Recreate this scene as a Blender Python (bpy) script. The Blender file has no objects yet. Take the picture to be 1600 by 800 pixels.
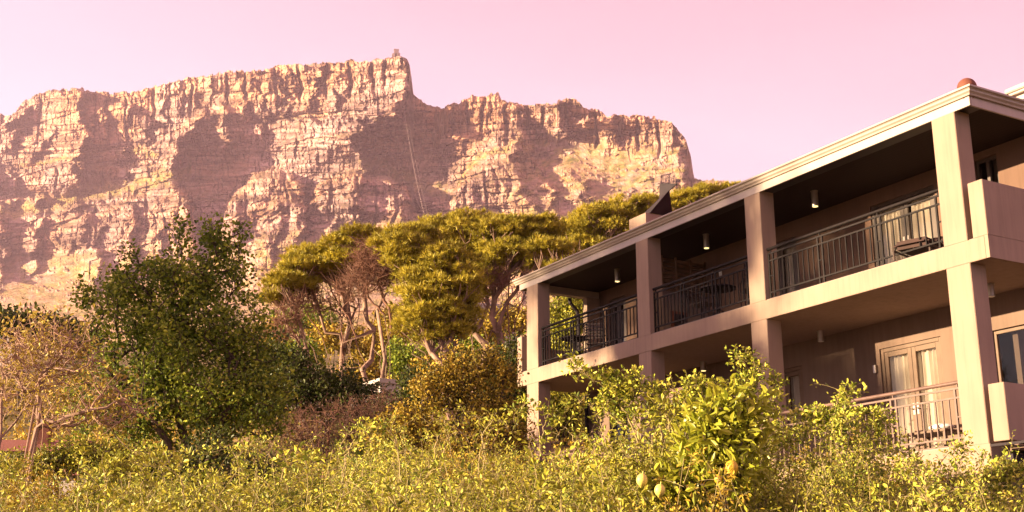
import bpy, bmesh, math, random
import numpy as np
from mathutils import Vector, Matrix
R = math.radians
rng = np.random.default_rng(11)
random.seed(5)
SC = bpy.context.scene
COL = SC.collection

# ------------------------------------------------------------------ camera
FPX = 1850.0
PITCH = math.atan(510 / FPX)
cam = bpy.data.cameras.new('camera')
cam.sensor_width = 36.0
cam.lens = FPX / 1600 * 36.0
cam.clip_start = 0.1
cam.clip_end = 30000
camo = bpy.data.objects.new('camera', cam)
COL.objects.link(camo)
camo.location = (0, 0, 0)
camo.rotation_euler = (R(90) + PITCH, 0, 0)
SC.camera = camo

# ------------------------------------------------------------------ light
SUN_DIR = Vector((-.961, -.222, .168)).normalized()      # towards the sun: low, from the left
SUN_EL = math.asin(SUN_DIR.z)
sun = bpy.data.lights.new('sun', 'SUN')
sun.energy = 5.0
sun.angle = R(0.53)
sun.color = (1.0, .755, .455)
suno = bpy.data.objects.new('sun', sun)
COL.objects.link(suno)
suno.rotation_euler = SUN_DIR.to_track_quat('Z', 'Y').to_euler()

W = bpy.data.worlds.new('World')
SC.world = W
W.use_nodes = True
wn, wl = W.node_tree.nodes, W.node_tree.links
wn.clear()
wout = wn.new('ShaderNodeOutputWorld')
sky = wn.new('ShaderNodeTexSky')
sky.sky_type = 'NISHITA'
sky.sun_disc = False
sky.sun_elevation = SUN_EL
sky.sun_rotation = math.atan2(SUN_DIR.x, SUN_DIR.y)
bg1 = wn.new('ShaderNodeBackground')
bg1.inputs['Strength'].default_value = 0.007
wl.new(sky.outputs[0], bg1.inputs[0])
tc = wn.new('ShaderNodeTexCoord')
# tilted axis: pinker up and to the right
dot = wn.new('ShaderNodeVectorMath'); dot.operation = 'DOT_PRODUCT'
ax = Vector((.17, .0, 1.0)).normalized()
dot.inputs[1].default_value = ax
wl.new(tc.outputs['Generated'], dot.inputs[0])
wno = wn.new('ShaderNodeTexNoise'); wno.inputs['Scale'].default_value = 2.2; wno.inputs['Detail'].default_value = 3
wmap = wn.new('ShaderNodeMapping'); wmap.inputs['Scale'].default_value = (1, 1, 6)
wl.new(tc.outputs['Generated'], wmap.inputs[0]); wl.new(wmap.outputs[0], wno.inputs['Vector'])
wma = wn.new('ShaderNodeMath'); wma.operation = 'MULTIPLY_ADD'
wma.inputs[1].default_value = 0.06
wl.new(wno.outputs[0], wma.inputs[0]); wl.new(dot.outputs['Value'], wma.inputs[2])
ramp = wn.new('ShaderNodeValToRGB')
wl.new(wma.outputs[0], ramp.inputs[0])
els = ramp.color_ramp.elements
els[0].position = 0.0; els[0].color = (.90, .79, .94, 1)
els[1].position = 1.0; els[1].color = (.70, .33, .46, 1)
for p_, c_ in ((.31, (.91, .77, .93, 1)), (.38, (.92, .68, .83, 1)), (.45, (.95, .55, .68, 1)), (.53, (.97, .43, .54, 1))):
    e_ = els.new(p_); e_.color = c_
bg2 = wn.new('ShaderNodeBackground')
bg2.inputs['Strength'].default_value = 0.217
wl.new(ramp.outputs[0], bg2.inputs[0])
add = wn.new('ShaderNodeAddShader')
wl.new(bg1.outputs[0], add.inputs[0]); wl.new(bg2.outputs[0], add.inputs[1])
wl.new(add.outputs[0], wout.inputs[0])

SC.view_settings.view_transform = 'Standard'
SC.view_settings.look = 'None'
SC.view_settings.gamma = 1
SC.view_settings.exposure = 2.2
SC.view_settings.use_curve_mapping = False
SC.cycles.max_bounces = 5
SC.cycles.diffuse_bounces = 2
SC.cycles.glossy_bounces = 2
SC.cycles.transmission_bounces = 3
SC.cycles.transparent_max_bounces = 8
SC.cycles.use_denoising = True

# ------------------------------------------------------------------ helpers
def ray(px, py):
    """world direction (not unit: distance 1 along the optical axis) of a photo pixel"""
    u = (px - 800) / FPX; v = (400 - py) / FPX
    return np.array([u, math.cos(PITCH) - v * math.sin(PITCH), math.sin(PITCH) + v * math.cos(PITCH)])
def at(px, py, Y):
    """photo pixel -> point at ground distance Y"""
    r = ray(px, py); return r * (Y / r[1])

def hround(x, y):
    x = np.asarray(x, float); y = np.asarray(y, float)
    h = -1.6 + .13 * np.clip(y, -50, 30) + .24 * np.clip(y - 30, 0, 30) + .17 * np.clip(y - 60, 0, 240) + .205 * np.clip(y - 300, 0, 1100)
    h = h - .05 * np.clip(x, 0, 8) - .14 * np.clip(-x - 7, 0, 14) * np.clip((y - 18) / 12, 0, 1) * np.clip((90 - y) / 30, 0, 1)
    h = h + .12 * np.sin(x * .9 + y * .5) * np.clip(y / 20, 0, 1) + .5 * np.sin(x * .11 + 1) * np.clip((y - 40) / 60, 0, 1)
    return h
def gz(x, y): return float(hround(x, y))

def tag(o, label=None, cat=None, group=None, kind=None):
    if label: o['label'] = label
    if cat: o['category'] = cat
    if group: o['group'] = group
    if kind: o['kind'] = kind
    return o
def empty(name, loc=(0, 0, 0), rz=0, parent=None):
    o = bpy.data.objects.new(name, None); COL.objects.link(o)
    o.empty_display_size = .2
    o.location = loc; o.rotation_euler = (0, 0, rz)
    if parent: o.parent = parent
    return o
def link(name, me, mats, parent=None, loc=None, rz=0):
    o = bpy.data.objects.new(name, me); COL.objects.link(o)
    for m in (mats if isinstance(mats, (list, tuple)) else [mats]): 
        if m and m.name not in [q.name for q in me.materials]: me.materials.append(m)
    if parent: o.parent = parent
    if loc is not None: o.location = loc
    if rz: o.rotation_euler = (0, 0, rz)
    return o
def np_mesh(name, verts, faces, tint=None, smooth=False):
    """verts (N,3); faces (M,k) or list of such arrays; tint: per-vertex float"""
    if not isinstance(faces, list): faces = [faces]
    faces = [f for f in faces if len(f)]
    me = bpy.data.meshes.new(name)
    me.vertices.add(len(verts)); me.vertices.foreach_set('co', np.asarray(verts, np.float32).ravel())
    nl = sum(f.size for f in faces); nf = sum(len(f) for f in faces)
    me.loops.add(nl); me.polygons.add(nf)
    me.loops.foreach_set('vertex_index', np.concatenate([f.ravel() for f in faces]).astype(np.int32))
    tot = np.concatenate([np.full(len(f), f.shape[1]) for f in faces])
    st = np.concatenate([[0], np.cumsum(tot)[:-1]])
    me.polygons.foreach_set('loop_start', st.astype(np.int32))
    me.polygons.foreach_set('use_smooth', np.full(nf, smooth))
    if tint is not None:
        a = me.attributes.new('tint', 'FLOAT', 'POINT'); a.data.foreach_set('value', np.asarray(tint, np.float32))
    me.update(calc_edges=True)
    return me

# ---- materials
def newmat(name):
    m = bpy.data.materials.new(name); m.use_nodes = True
    n = m.node_tree.nodes; l = m.node_tree.links
    return m, n, l, n['Principled BSDF']
def plain(name, col, rough=.6, var=.12, scale=3.0, bump=.0, bscale=40, metal=0, spec=.4, detail=6):
    """painted / plastered surface: base colour with soft blotches plus fine bump"""
    m, n, l, b = newmat(name)
    b.inputs['Roughness'].default_value = rough; b.inputs['Metallic'].default_value = metal
    b.inputs['Specular IOR Level'].default_value = spec
    t = n.new('ShaderNodeTexCoord')
    no = n.new('ShaderNodeTexNoise'); no.inputs['Scale'].default_value = scale; no.inputs['Detail'].default_value = detail
    l.new(t.outputs['Object'], no.inputs['Vector'])
    r = n.new('ShaderNodeMapRange'); r.inputs[1].default_value = .3; r.inputs[2].default_value = .7
    r.inputs[3].default_value = 1 - var; r.inputs[4].default_value = 1 + var
    l.new(no.outputs[0], r.inputs[0])
    mx = n.new('ShaderNodeVectorMath'); mx.operation = 'SCALE'; mx.inputs[0].default_value = col
    l.new(r.outputs[0], mx.inputs['Scale']); l.new(mx.outputs[0], b.inputs['Base Color'])
    if bump:
        n2 = n.new('ShaderNodeTexNoise'); n2.inputs['Scale'].default_value = bscale; n2.inputs['Detail'].default_value = 4
        l.new(t.outputs['Object'], n2.inputs['Vector'])
        bp = n.new('ShaderNodeBump'); bp.inputs['Strength'].default_value = bump; bp.inputs['Distance'].default_value = .01
        l.new(n2.outputs[0], bp.inputs['Height']); l.new(bp.outputs[0], b.inputs['Normal'])
    return m
def leafmat(name, stops, trans=.3, rough=.5, spec=.25):
    """leaf colour from the per-leaf tint attribute"""
    m, n, l, b = newmat(name)
    a = n.new('ShaderNodeAttribute'); a.attribute_name = 'tint'
    r = n.new('ShaderNodeValToRGB'); l.new(a.outputs['Fac'], r.inputs[0])
    e = r.color_ramp.elements
    e[0].position = 0; e[0].color = (*stops[0], 1); e[1].position = 1; e[1].color = (*stops[-1], 1)
    for i, s in enumerate(stops[1:-1]):
        q = e.new((i + 1) / (len(stops) - 1)); q.color = (*s, 1)
    l.new(r.outputs[0], b.inputs['Base Color'])
    b.inputs['Roughness'].default_value = rough; b.inputs['Specular IOR Level'].default_value = spec
    if trans > 0:
        tr = n.new('ShaderNodeBsdfTranslucent'); l.new(r.outputs[0], tr.inputs[0])
        mix = n.new('ShaderNodeMixShader'); mix.inputs[0].default_value = trans
        l.new(b.outputs[0], mix.inputs[1]); l.new(tr.outputs[0], mix.inputs[2])
        l.new(mix.outputs[0], n['Material Output'].inputs[0])
    return m

# ---- 2-D value noise on arrays
def vnoise(x, y, seed=0):
    xi = np.floor(x).astype(np.int64); yi = np.floor(y).astype(np.int64)
    xf = x - xi; yf = y - yi
    xf = xf * xf * (3 - 2 * xf); yf = yf * yf * (3 - 2 * yf)
    def h(a, b):
        n = (a * 374761393 + b * 668265263 + seed * 1442695041) & 0xffffffff
        n = ((n ^ (n >> 13)) * 1274126177) & 0xffffffff
        return ((n ^ (n >> 16)) & 0xffff) / 65535.0
    return (h(xi, yi) * (1 - xf) + h(xi + 1, yi) * xf) * (1 - yf) + (h(xi, yi + 1) * (1 - xf) + h(xi + 1, yi + 1) * xf) * yf
def fbm(x, y, seed=0, oct=4, g=.5):
    s = 0; a = 1; t = 0
    for i in range(oct):
        s = s + a * (vnoise(x * 2 ** i + 17.3 * i, y * 2 ** i - 9.1 * i, seed + i) - .5); t += a; a *= g
    return s / t * 2
def hash2(a, b, seed=0):
    n = (a.astype(np.int64) * 374761393 + b.astype(np.int64) * 668265263 + seed * 1442695041) & 0xffffffff
    n = ((n ^ (n >> 13)) * 1274126177) & 0xffffffff
    return ((n ^ (n >> 16)) & 0xffff) / 65535.0
def blocks(x, y, w, h, seed):
    """irregular coursed blocks: per-block random offset, with a tilt inside the block"""
    yy = y / h; r = np.floor(yy)
    # uneven courses
    xx = x / w * (0.7 + .6 * hash2(r, r * 0, seed)) + hash2(r, r * 0 + 3, seed) * 7
    c = np.floor(xx)
    k = hash2(c, r, seed + 5)
    merge = (hash2(c // 2, r // 2, seed + 9) < .35)
    k = np.where(merge, hash2(c // 2, r // 2, seed + 11), k)
    tilt = (xx - c - .5) * (hash2(c, r, seed + 13) - .3) + (yy - r - .5) * (hash2(c, r, seed + 15) - .2) * .8
    return (k - .5) + tilt * .8
# ------------------------------------------------------------------ ground
def ground():
    a = np.radians(np.concatenate([np.linspace(-180, -40, 36)[:-1], np.linspace(-40, 40, 200), np.linspace(40, 180, 36)[1:]]))
    rr = np.concatenate([[0.0], np.geomspace(1.5, 9000, 190)])
    A, D = np.meshgrid(a, rr, indexing='ij'); D = D * np.where(np.abs(A) < 1.0, .44, .20) ** (D / 9000)
    X = np.sin(A) * D; Y = np.cos(A) * D
    Z = hround(X, Y) + fbm(X / 40, Y / 40, 3, 4) * np.clip((D - 70) / 200, 0, 1) * 6 + fbm(X / 2.5, Y / 2.5, 9, 3) * .12
    V = np.stack([X, Y, Z], -1).reshape(-1, 3)
    na, nr = A.shape
    i, j = np.meshgrid(np.arange(na - 1), np.arange(nr - 1), indexing='ij')
    q = (i * nr + j).ravel()
    F = np.stack([q, q + nr, q + nr + 1, q + 1], -1)
    me = np_mesh('ground', V, F, smooth=True)
    m, n, l, b = newmat('hillside_soil')
    t = n.new('ShaderNodeTexCoord')
    no = n.new('ShaderNodeTexNoise'); no.inputs['Scale'].default_value = .35; no.inputs['Detail'].default_value = 9
    l.new(t.outputs['Object'], no.inputs['Vector'])
    r = n.new('ShaderNodeValToRGB'); l.new(no.outputs[0], r.inputs[0])
    e = r.color_ramp.elements
    e[0].position = .35; e[0].color = (.06, .055, .02, 1); e[1].position = .65; e[1].color = (.26, .18, .09, 1)
    q = e.new(.5); q.color = (.15, .12, .045, 1)
    l.new(r.outputs[0], b.inputs['Base Color']); b.inputs['Roughness'].default_value = .95
    b.inputs['Specular IOR Level'].default_value = .1
    tag(link('ground', me, m), kind='structure')
ground()

# ------------------------------------------------------------------ mountain
PN = np.array([-.60, -.80, 0.0])                 # general face of the massif
SKY = np.array([(-900, 250), (-500, 215), (-200, 190), (-60, 178), (0, 180), (18, 181), (35, 160), (60, 147), (80, 141), (120, 138), (150, 143), (185, 145), (215, 142), (240, 133),
    (280, 125), (310, 120), (350, 113), (400, 110), (440, 102), (480, 99), (520, 97), (560, 95), (600, 93), (612, 89), (626, 88), (636, 92), (640, 101), (642, 115), (644, 130),
    (646, 148), (655, 154), (668, 168), (690, 170), (700, 167), (720, 158), (745, 151), (764, 150), (766, 145), (779, 144), (783, 155), (800, 160), (830, 165), (862, 162), (880, 155), (895, 153), (905, 157),
    (912, 168), (940, 174), (950, 184), (970, 181), (1000, 180), (1015, 182), (1030, 187), (1048, 190), (1060, 203), (1072, 222), (1079, 245), (1084, 278), (1095, 281), (1110, 280),
    (1130, 284), (1145, 290), (1300, 330), (1600, 372), (2200, 420)], float)
def pl(y, pts):                                   # ridge x as a function of y
    pts = np.array(sorted((b, a) for a, b in pts), float); return np.interp(y, pts[:, 0], pts[:, 1])
def mountain():
    us = np.concatenate([np.arange(-114, -30, 6), np.arange(-30, 1180, 1.15), np.arange(1180, 1900, 14)])
    nv = 430
    sk = np.interp(us, SKY[:, 0], SKY[:, 1])
    fine = (us > -40) & (us < 1190)
    cs = np.floor(us / 5.3 + np.sin(us * .05)); rag = (hash2(cs, cs * 0, 3) - .5) * 4.2 + fbm(us / 2.5, us * 0, 8, 3) * 1.6 + fbm(us / 16, us * 0, 18, 2) * 3
    rag *= np.where((us > 604) & (us < 648), .35, 1)
    sk = sk + np.where(fine, rag, 0)
    v = np.linspace(0, 1, nv)
    U = np.repeat(us[:, None], nv, 1)
    Y = sk[:, None] + (600 - sk[:, None]) * (v[None, :] ** 1.3)
    wx = fbm(U / 26, Y / 22, 21, 6, .68) * 15; wy = fbm(U / 30, Y / 20, 31, 6, .68) * 13
    # step the outlines along the joints
    tal0 = np.maximum(np.clip((Y - (385 - .1 * U)) / 40, 0, 1), np.clip((U - 770) / 70, 0, 1) * np.clip((Y - 212) / 22, 0, 1))
    wy0 = wy * .8 * (1 - .75 * tal0)
    wx = wx + (hash2(np.floor(Y / 6.5 + U * .01), np.floor(U / 40), 7) - .5) * 7 + (hash2(np.floor(Y / 15 + U * .02), np.floor(U / 70), 17) - .5) * 14; wy = wy + (hash2(np.floor(U / 8), np.floor(Y / 40), 8) - .5) * 7 + (hash2(np.floor(U / 19), np.floor(Y / 60), 18) - .5) * 12
    u = U + wx; y = Y + wy0
    P1 = 26 + 0 * y; s_ = y / P1 + .35 * fbm(U / 90, Y / 90, 61, 2); k_ = np.floor(s_); fr_ = s_ - k_
    ys = y + P1 * (np.clip((fr_ - .72) / .28, 0, 1) - fr_) * (.5 + .5 * hash2(k_, k_ * 0, 62)) * (1 - .8 * tal0)
    y = ys
    # base relief: cliffs, ledges and scree towards the foot
    left = np.interp(y, [90, 175, 185, 255, 262, 300, 312, 345, 400, 425, 470, 520, 610], [0, 6, 16, 24, 40, 52, 84, 110, 150, 205, 330, 520, 900])
    right = np.interp(y, [140, 205, 222, 250, 300, 345, 400, 470, 520, 610], [0, 18, 40, 88, 190, 290, 410, 540, 640, 960])
    mid = np.interp(y, [90, 160, 170, 255, 285, 345, 400, 430, 520, 610], [0, 10, 0, 8, 44, 60, 150, 240, 520, 900])
    w1 = np.clip((u - 480) / 120, 0, 1); w2 = np.clip((u - 730) / 150, 0, 1)
    base = left * (1 - w1) + mid * w1
    base = base * (1 - w2) + right * w2
    d = base; y = Y + wy
    def but(pts, H, wl, wr, y0, y1, f=8, p=1.0):
        nonlocal d
        x = pl(y, pts); h = pl(y, [(b, a) for a, b in H]) if isinstance(H, list) else H
        k = np.where(u < x, np.clip(1 - (x - u) / wl, 0, 1) ** p, np.clip(1 - (u - x) / wr, 0, 1))
        e = np.clip((y - y0) / f, 0, 1) * np.clip((y1 - y) / (f * 2), 0, 1)
        d = np.maximum(d, base + h * k * e)
    # upper left wall
    but([(126, 150), (130, 200), (128, 236), (118, 262), (110, 300)], [(150, 90), (240, 115), (300, 95)], 85, 7, 136, 305, 8)
    but([(30, 170), (18, 200), (12, 225)], 60, 60, 10, 160, 240)
    but([(60, 215), (62, 262)], 62, 45, 7, 206, 262)
    but([(112, 245), (116, 300)], 80, 50, 7, 240, 300)
    but([(420, 168), (345, 180), (306, 200), (276, 218), (272, 228), (274, 290), (292, 345), (318, 400)],
        [(165, 12), (180, 40), (200, 95), (225, 175), (256, 165), (276, 105), (345, 75), (400, 50)], 60, 9, 160, 410, 7)
    but([(245, 205), (240, 250)], 40, 40, 8, 196, 262)
    # lower buttress left of the middle, and its dark right flank
    # the great prow under the cable station
    but([(632, 90), (634, 140), (622, 156), (618, 184), (600, 188), (556, 192), (556, 232), (562, 262), (548, 300)],
        [(90, 70), (150, 105), (185, 180), (232, 185), (258, 140), (300, 90)], 150, 10, 80, 330, 5, 1.4)
    but([(520, 200), (510, 250)], 60, 40, 10, 190, 275)
    # upper wall columns
    but([(432, 115), (436, 150)], 34, 30, 4, 104, 168); but([(468, 104), (467, 160)], 22, 26, 4, 96, 170)
    but([(540, 100), (543, 152)], 40, 45, 5, 92, 158); but([(576, 100), (580, 150)], 30, 25, 4, 92, 158)
    but([(400, 118), (392, 150)], 22, 30, 5, 104, 168)
    # centre lower dome and the gorge
    # right wall of the gorge
    but([(800, 170), (812, 210), (800, 255), (812, 300), (840, 345), (870, 420)], [(170, 40), (215, 100), (250, 120), (300, 95), (345, 70), (420, 40)], 120, 30, 150, 470, 12, .75)
    but([(722, 255), (730, 300), (760, 345)], [(255, 45), (300, 75), (345, 75)], 36, 60, 248, 420, 8)
    but([(868, 165), (871, 188), (880, 216)], 52, 60, 5, 156, 222); but([(800, 168), (806, 200)], 26, 30, 5, 160, 225)
    but([(818, 246), (850, 290), (872, 330)], 62, 70, 10, 238, 350); but([(908, 278), (918, 312)], 36, 34, 8, 270, 330)
    but([(955, 188), (962, 225)], 24, 40, 6, 182, 240); but([(1008, 186), (1014, 225)], 22, 30, 6, 182, 240)
    but([(1052, 192), (1060, 230), (1066, 282)], [(192, 30), (282, 60)], 60, 26, 186, 300)
    d = d - np.clip((u - 1066) / 20, 0, 1) * np.clip((300 - y) / 30, 0, 1) * 70
    # lower left spurs
    but([(-6, 330), (2, 380), (0, 430)], 110, 60, 8, 322, 440); but([(112, 322), (130, 350), (136, 378)], 62, 60, 10, 314, 392)
    but([(196, 345), (205, 372), (210, 400)], 44, 50, 10, 338, 420); but([(262, 330), (270, 380)], 40, 40, 10, 322, 410)
    for k in range(26):                              # spurs and crags on the lower band
        x0 = -40 + k * 46 + 20 * hash2(np.array([k]), np.array([1]))[0]; yy0 = 296 + 60 * hash2(np.array([k]), np.array([2]))[0] - (18 if 480 < x0 < 700 else 0)
        if 300 < x0 < 345 or 655 < x0: continue
        sl = 26 * (hash2(np.array([k]), np.array([3]))[0] - .3)
        but([(x0, yy0), (x0 - sl, yy0 + 60), (x0 - sl * 1.6, yy0 + 100)], 34 + 30 * hash2(np.array([k]), np.array([4]))[0], 34, 8, yy0, yy0 + 95 + 20 * (k % 3), 14)
    for k in range(30):                              # ribs of the upper walls
        q_ = [hash2(np.array([k]), np.array([j]), 5)[0] for j in range(6)]
        x0 = -20 + k * 33 + 22 * q_[0]; yy0 = np.interp(x0, SKY[:, 0], SKY[:, 1]) + 4 + 90 * q_[1] ** 1.5
        if 648 < x0 < 730 or x0 > 1010: continue
        if x0 > 740: yy0 = min(yy0, 180)
        but([(x0, yy0), (x0 + 14 * (q_[2] - .5), yy0 + 50), (x0 - 16 * (q_[3] - .3), yy0 + 110)], 22 + 40 * q_[4], 16 + 30 * q_[5], 5, yy0, yy0 + (40 + 90 * q_[3] if x0 < 700 else 30), 9, .8)
    d = d + fbm(U / 130, Y / 80, 63, 2) * 55
    # lower tier: domed buttresses standing forward of the upper walls, gullies between them
    T = np.array([(-900, 330), (-60, 335), (20, 326), (60, 330), (120, 306), (190, 292), (240, 280), (268, 276), (292, 300), (306, 350), (318, 395), (330, 372), (345, 330), (372, 292), (400, 270), (430, 262), (462, 268), (474, 284),
        (481, 330), (488, 296), (505, 274), (545, 262), (600, 266), (628, 286), (648, 318), (662, 352), (676, 385), (688, 362), (697, 318), (712, 284), (736, 262), (770, 250), (800, 252), (830, 270), (850, 300), (880, 330), (1100, 360), (2300, 360)], float)
    uu_ = U + wx * .7 + (hash2(np.floor(Y / 9), np.floor(U / 60), 27) - .5) * 8
    dy_ = Y + wy * .45 - np.interp(uu_, T[:, 0], T[:, 1])
    tier = np.clip(dy_ / 16, 0, 1) * .55 + np.clip(dy_ / 60, 0, 1) * .45
    wt = np.interp(uu_, [0, 268, 330, 660, 700, 800, 860], [115, 130, 230, 250, 185, 70, 10])
    d = d + tier * wt
    # fluting down the faces of the domes
    fl = np.abs(fbm(U / 24 + 2 * fbm(Y / 60, U / 90, 28, 2), Y / 90, 29, 3)); d = d - np.clip(.22 - fl, 0, 1) * 70 * np.clip(dy_ / 20, 0, 1) * np.clip((420 - Y) / 40, 0, 1) * (1 - tal0)
    # grass mask: wide ledges and scree
    led = U * 0
    def ledge(pts, w, s=1):
        nonlocal led
        a = np.array(pts, float); ly = np.interp(U, a[:, 0], a[:, 1], left=-99, right=-99)
        led = np.maximum(led, s * np.clip(1.3 - np.abs(Y + wy * .6 - ly) / w, 0, 1) * (ly > 0))
    ledge([(0, 330), (60, 325), (120, 305), (190, 293), (230, 284), (262, 276), (300, 262)], 12, 1.4)
    ledge([(180, 238), (225, 235), (250, 245)], 6, 1.1); ledge([(30, 256), (100, 248), (130, 250)], 4, 1)
    ledge([(430, 186), (520, 178), (560, 186)], 3, .5); ledge([(480, 218), (560, 215)], 3, .4)
    ledge([(560, 250), (600, 256), (650, 285), (700, 300)], 14, .9); ledge([(715, 280), (740, 250), (800, 225), (860, 225)], 8, 1.1)
    ledge([(230, 262), (262, 250)], 3, .8); ledge([(270, 300), (340, 310)], 10, .5); ledge([(560, 210), (700, 215)], 3, .3)
    # medium columns, everywhere
    s1 = (u / 27 + 1.4 * fbm(u / 60, y / 60, 71, 2)); col = (s1 - np.floor(s1)); amp = .5 + .5 * fbm(u / 80, y / 50, 77, 2)
    talus = np.clip((y - (395 - 0.10 * (u - 0))) / 40, 0, 1)
    talus = np.maximum(talus, np.clip((u - 770 + .35 * (y - 240)) / 70, 0, 1) * np.clip((y - 212) / 22, 0, 1) * np.clip(.93 - 1.6 * np.clip(fbm(U / 45, Y / 22, 74, 4) - .12, 0, 1), 0, 1))
    rock = np.clip(1 - talus * 1.6, 0, 1)
    d = d + np.minimum(col, (1 - col) * 5) * 8 * rock * np.clip(amp + .4, 0, 1)
    s2 = (u / 11.5 + 2.2 * fbm(u / 40, y / 30, 81, 2)); c2 = s2 - np.floor(s2)
    d = d + np.minimum(c2, (1 - c2) * 4) * 2.4 * rock
    # masonry-like joints and strata
    bx, by = U + fbm(U / 9, Y / 9, 41, 3) * 4.5, Y + fbm(U / 30, Y / 10, 51, 3) * 4 + .05 * U
    fm = 1 - talus
    up_ = np.clip(1.25 - (Y - sk[:, None]) / 62, 0, 1) * (U < 1080)
    d = d + (blocks(bx, by, 15, 70, 71) * 15 + blocks(bx + 2, by, 7, 36, 72) * 8) * up_
    fm = fm * (1 - .45 * up_) * (1 - .85 * np.clip(led, 0, 1))
    rub = .35 + .65 * np.clip(np.abs(fbm(U / 70, Y / 26, 73, 3)) * 4 - .15, 0, 1)
    fm = fm * rub
    d = d + blocks(bx + fbm(U / 20, Y / 20, 45, 3) * 12, by, 58, 40, 21) * 28 * fm + blocks(bx, by + 9, 30, 24, 22) * 13 * fm
    d = d + blocks(bx, by, 19, 15, 1) * 7 * fm + blocks(bx, by, 8.5, 7, 2) * 2.8 * fm + blocks(bx + 3, by, 4.2, 3.8, 3) * (1.2 * fm + .1)
    d = d + fbm(U / 40, Y / 40, 5, 5) * (4 + 11 * fm) + fbm(U / 7, Y / 7, 6, 3) * (1.3 * fm + .5)
    st = by / 8.7 + .6 * vnoise(U / 60, Y / 60, 66); sf = st - np.floor(st); sr = hash2(np.floor(st), np.floor(st) * 0, 12)
    d = d - (sf < .22) * 8 * fm * (sr > .4) * np.clip(vnoise(U / 60, st, 15) * 3 - .6, 0, 1)
    js = bx / 7.3 + 3 * hash2(np.floor(by / 21), np.floor(by / 21) * 0, 14); jf = js - np.floor(js)
    d = d - (jf < .22) * 6.5 * fm * (hash2(np.floor(js), np.floor(by / 21), 16) > .4)
    for k, (gx, y0, y1, dp) in enumerate(((62, 150, 230, 30), (150, 145, 215, 22), (196, 150, 250, 26), (243, 135, 215, 30), (300, 122, 190, 34), (352, 116, 168, 26), (385, 112, 160, 34), (432, 104, 170, 30), (467, 100, 165, 44), (512, 98, 158, 30),
            (546, 96, 158, 44), (580, 95, 150, 40), (600, 95, 145, 22), (706, 168, 225, 30), (730, 158, 215, 30), (757, 150, 222, 34), (790, 160, 230, 34), (822, 165, 225, 36), (848, 162, 215, 26), (886, 158, 200, 30), (930, 175, 235, 44), (968, 184, 230, 30), (996, 182, 240, 34), (1028, 190, 250, 34),
            (366, 290, 345, 20), (386, 275, 360, 30), (446, 270, 350, 24), (520, 272, 350, 30), (556, 268, 352, 26), (584, 270, 355, 34), (620, 292, 360, 30), (728, 272, 345, 26), (758, 258, 340, 30), (90, 260, 300, 24), (160, 262, 296, 24), (232, 245, 280, 20), (150, 318, 380, 26), (230, 300, 380, 26))):
        cx = gx + 5 * fbm(Y / 22, Y * 0 + k, 88, 3) + (Y - y0) * .06 * (k % 3 - 1)
        wd_ = 2.2 + 2.5 * vnoise(Y / 12, Y * 0 + k, 89)
        d = d - dp * np.clip(1 - np.abs(U - cx) / wd_, 0, 1) ** .6 * np.clip((Y - y0) / 8, 0, 1) * np.clip((y1 - Y) / 18, 0, 1)
    # boulders on the scree
    bo = np.clip(vnoise(U / 4.2, Y / 3.0, 91) - .6, 0, 1) * np.clip(fbm(U / 34, Y / 12, 93, 3) * 1.6 + .2, 0, 1)
    d = d + bo * 30 * talus
    # pixel rays -> points on the plane n.(Q-Q0) = d
    uu = (U - 800) / FPX; vv = (400 - Y) / FPX
    Rx = uu; Ry = math.cos(PITCH) - vv * math.sin(PITCH); Rz = math.sin(PITCH) + vv * math.cos(PITCH)
    Q0 = np.array([0, 2150.0, 0])
    nr = PN[0] * Rx + PN[1] * Ry
    t = (PN @ Q0 + d) / nr
    P = np.stack([Rx * t, Ry * t, Rz * t], -1)
    # plateau rows behind the rim
    back = []
    for k, (bd, dz) in enumerate(((5, .5), (16, 2.5), (50, 14), (140, 60), (400, 220), (900, 640))):
        e = P[:, 0].copy(); hr = e[:, :2] / np.linalg.norm(e[:, :2], axis=1)[:, None]
        e[:, :2] += hr * bd; e[:, 2] -= dz
        back.append(e)
    P = np.concatenate([np.stack(back[::-1], 1), P], 1)
    nb = len(back)
    na, nc = P.shape[:2]
    i, j = np.meshgrid(np.arange(na - 1), np.arange(nc - 1), indexing='ij')
    q = (i * nc + j).ravel()
    F = np.stack([q, q + 1, q + nc + 1, q + nc], -1)
    g = np.maximum(talus * (1 - np.clip(bo * 8, 0, 1)), led)
    g = np.clip(g * (.72 + .9 * fbm(U / 12, Y / 7, 99, 4)), 0, 1)
    g = np.concatenate([np.repeat(g[:, :1] * 0 + .3, nb, 1), g], 1)
    # weathering: every block has its own tone, joints and bedding planes carry dark lichen plus painted-in crack shade
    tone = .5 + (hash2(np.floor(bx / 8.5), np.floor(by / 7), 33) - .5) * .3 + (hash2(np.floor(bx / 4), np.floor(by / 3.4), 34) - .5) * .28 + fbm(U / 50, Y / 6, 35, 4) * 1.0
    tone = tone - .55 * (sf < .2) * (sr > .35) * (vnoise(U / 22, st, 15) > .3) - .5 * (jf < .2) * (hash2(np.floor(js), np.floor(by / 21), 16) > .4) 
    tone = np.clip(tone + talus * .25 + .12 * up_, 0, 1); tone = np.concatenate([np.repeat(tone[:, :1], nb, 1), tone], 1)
    me = np_mesh('mountain', P.reshape(-1, 3), F, tint=g.ravel(), smooth=False)
    o_ = me.attributes.new('iron', 'FLOAT', 'POINT'); o_.data.foreach_set('value', np.concatenate([np.repeat(up_[:, :1], nb, 1), up_], 1).ravel().astype(np.float32))
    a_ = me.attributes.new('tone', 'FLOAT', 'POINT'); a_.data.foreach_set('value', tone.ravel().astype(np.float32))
    m, n, l, b = newmat('sandstone_cliff')
    b.inputs['Roughness'].default_value = .92; b.inputs['Specular IOR Level'].default_value = .12
    tx = n.new('ShaderNodeTexCoord')
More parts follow.
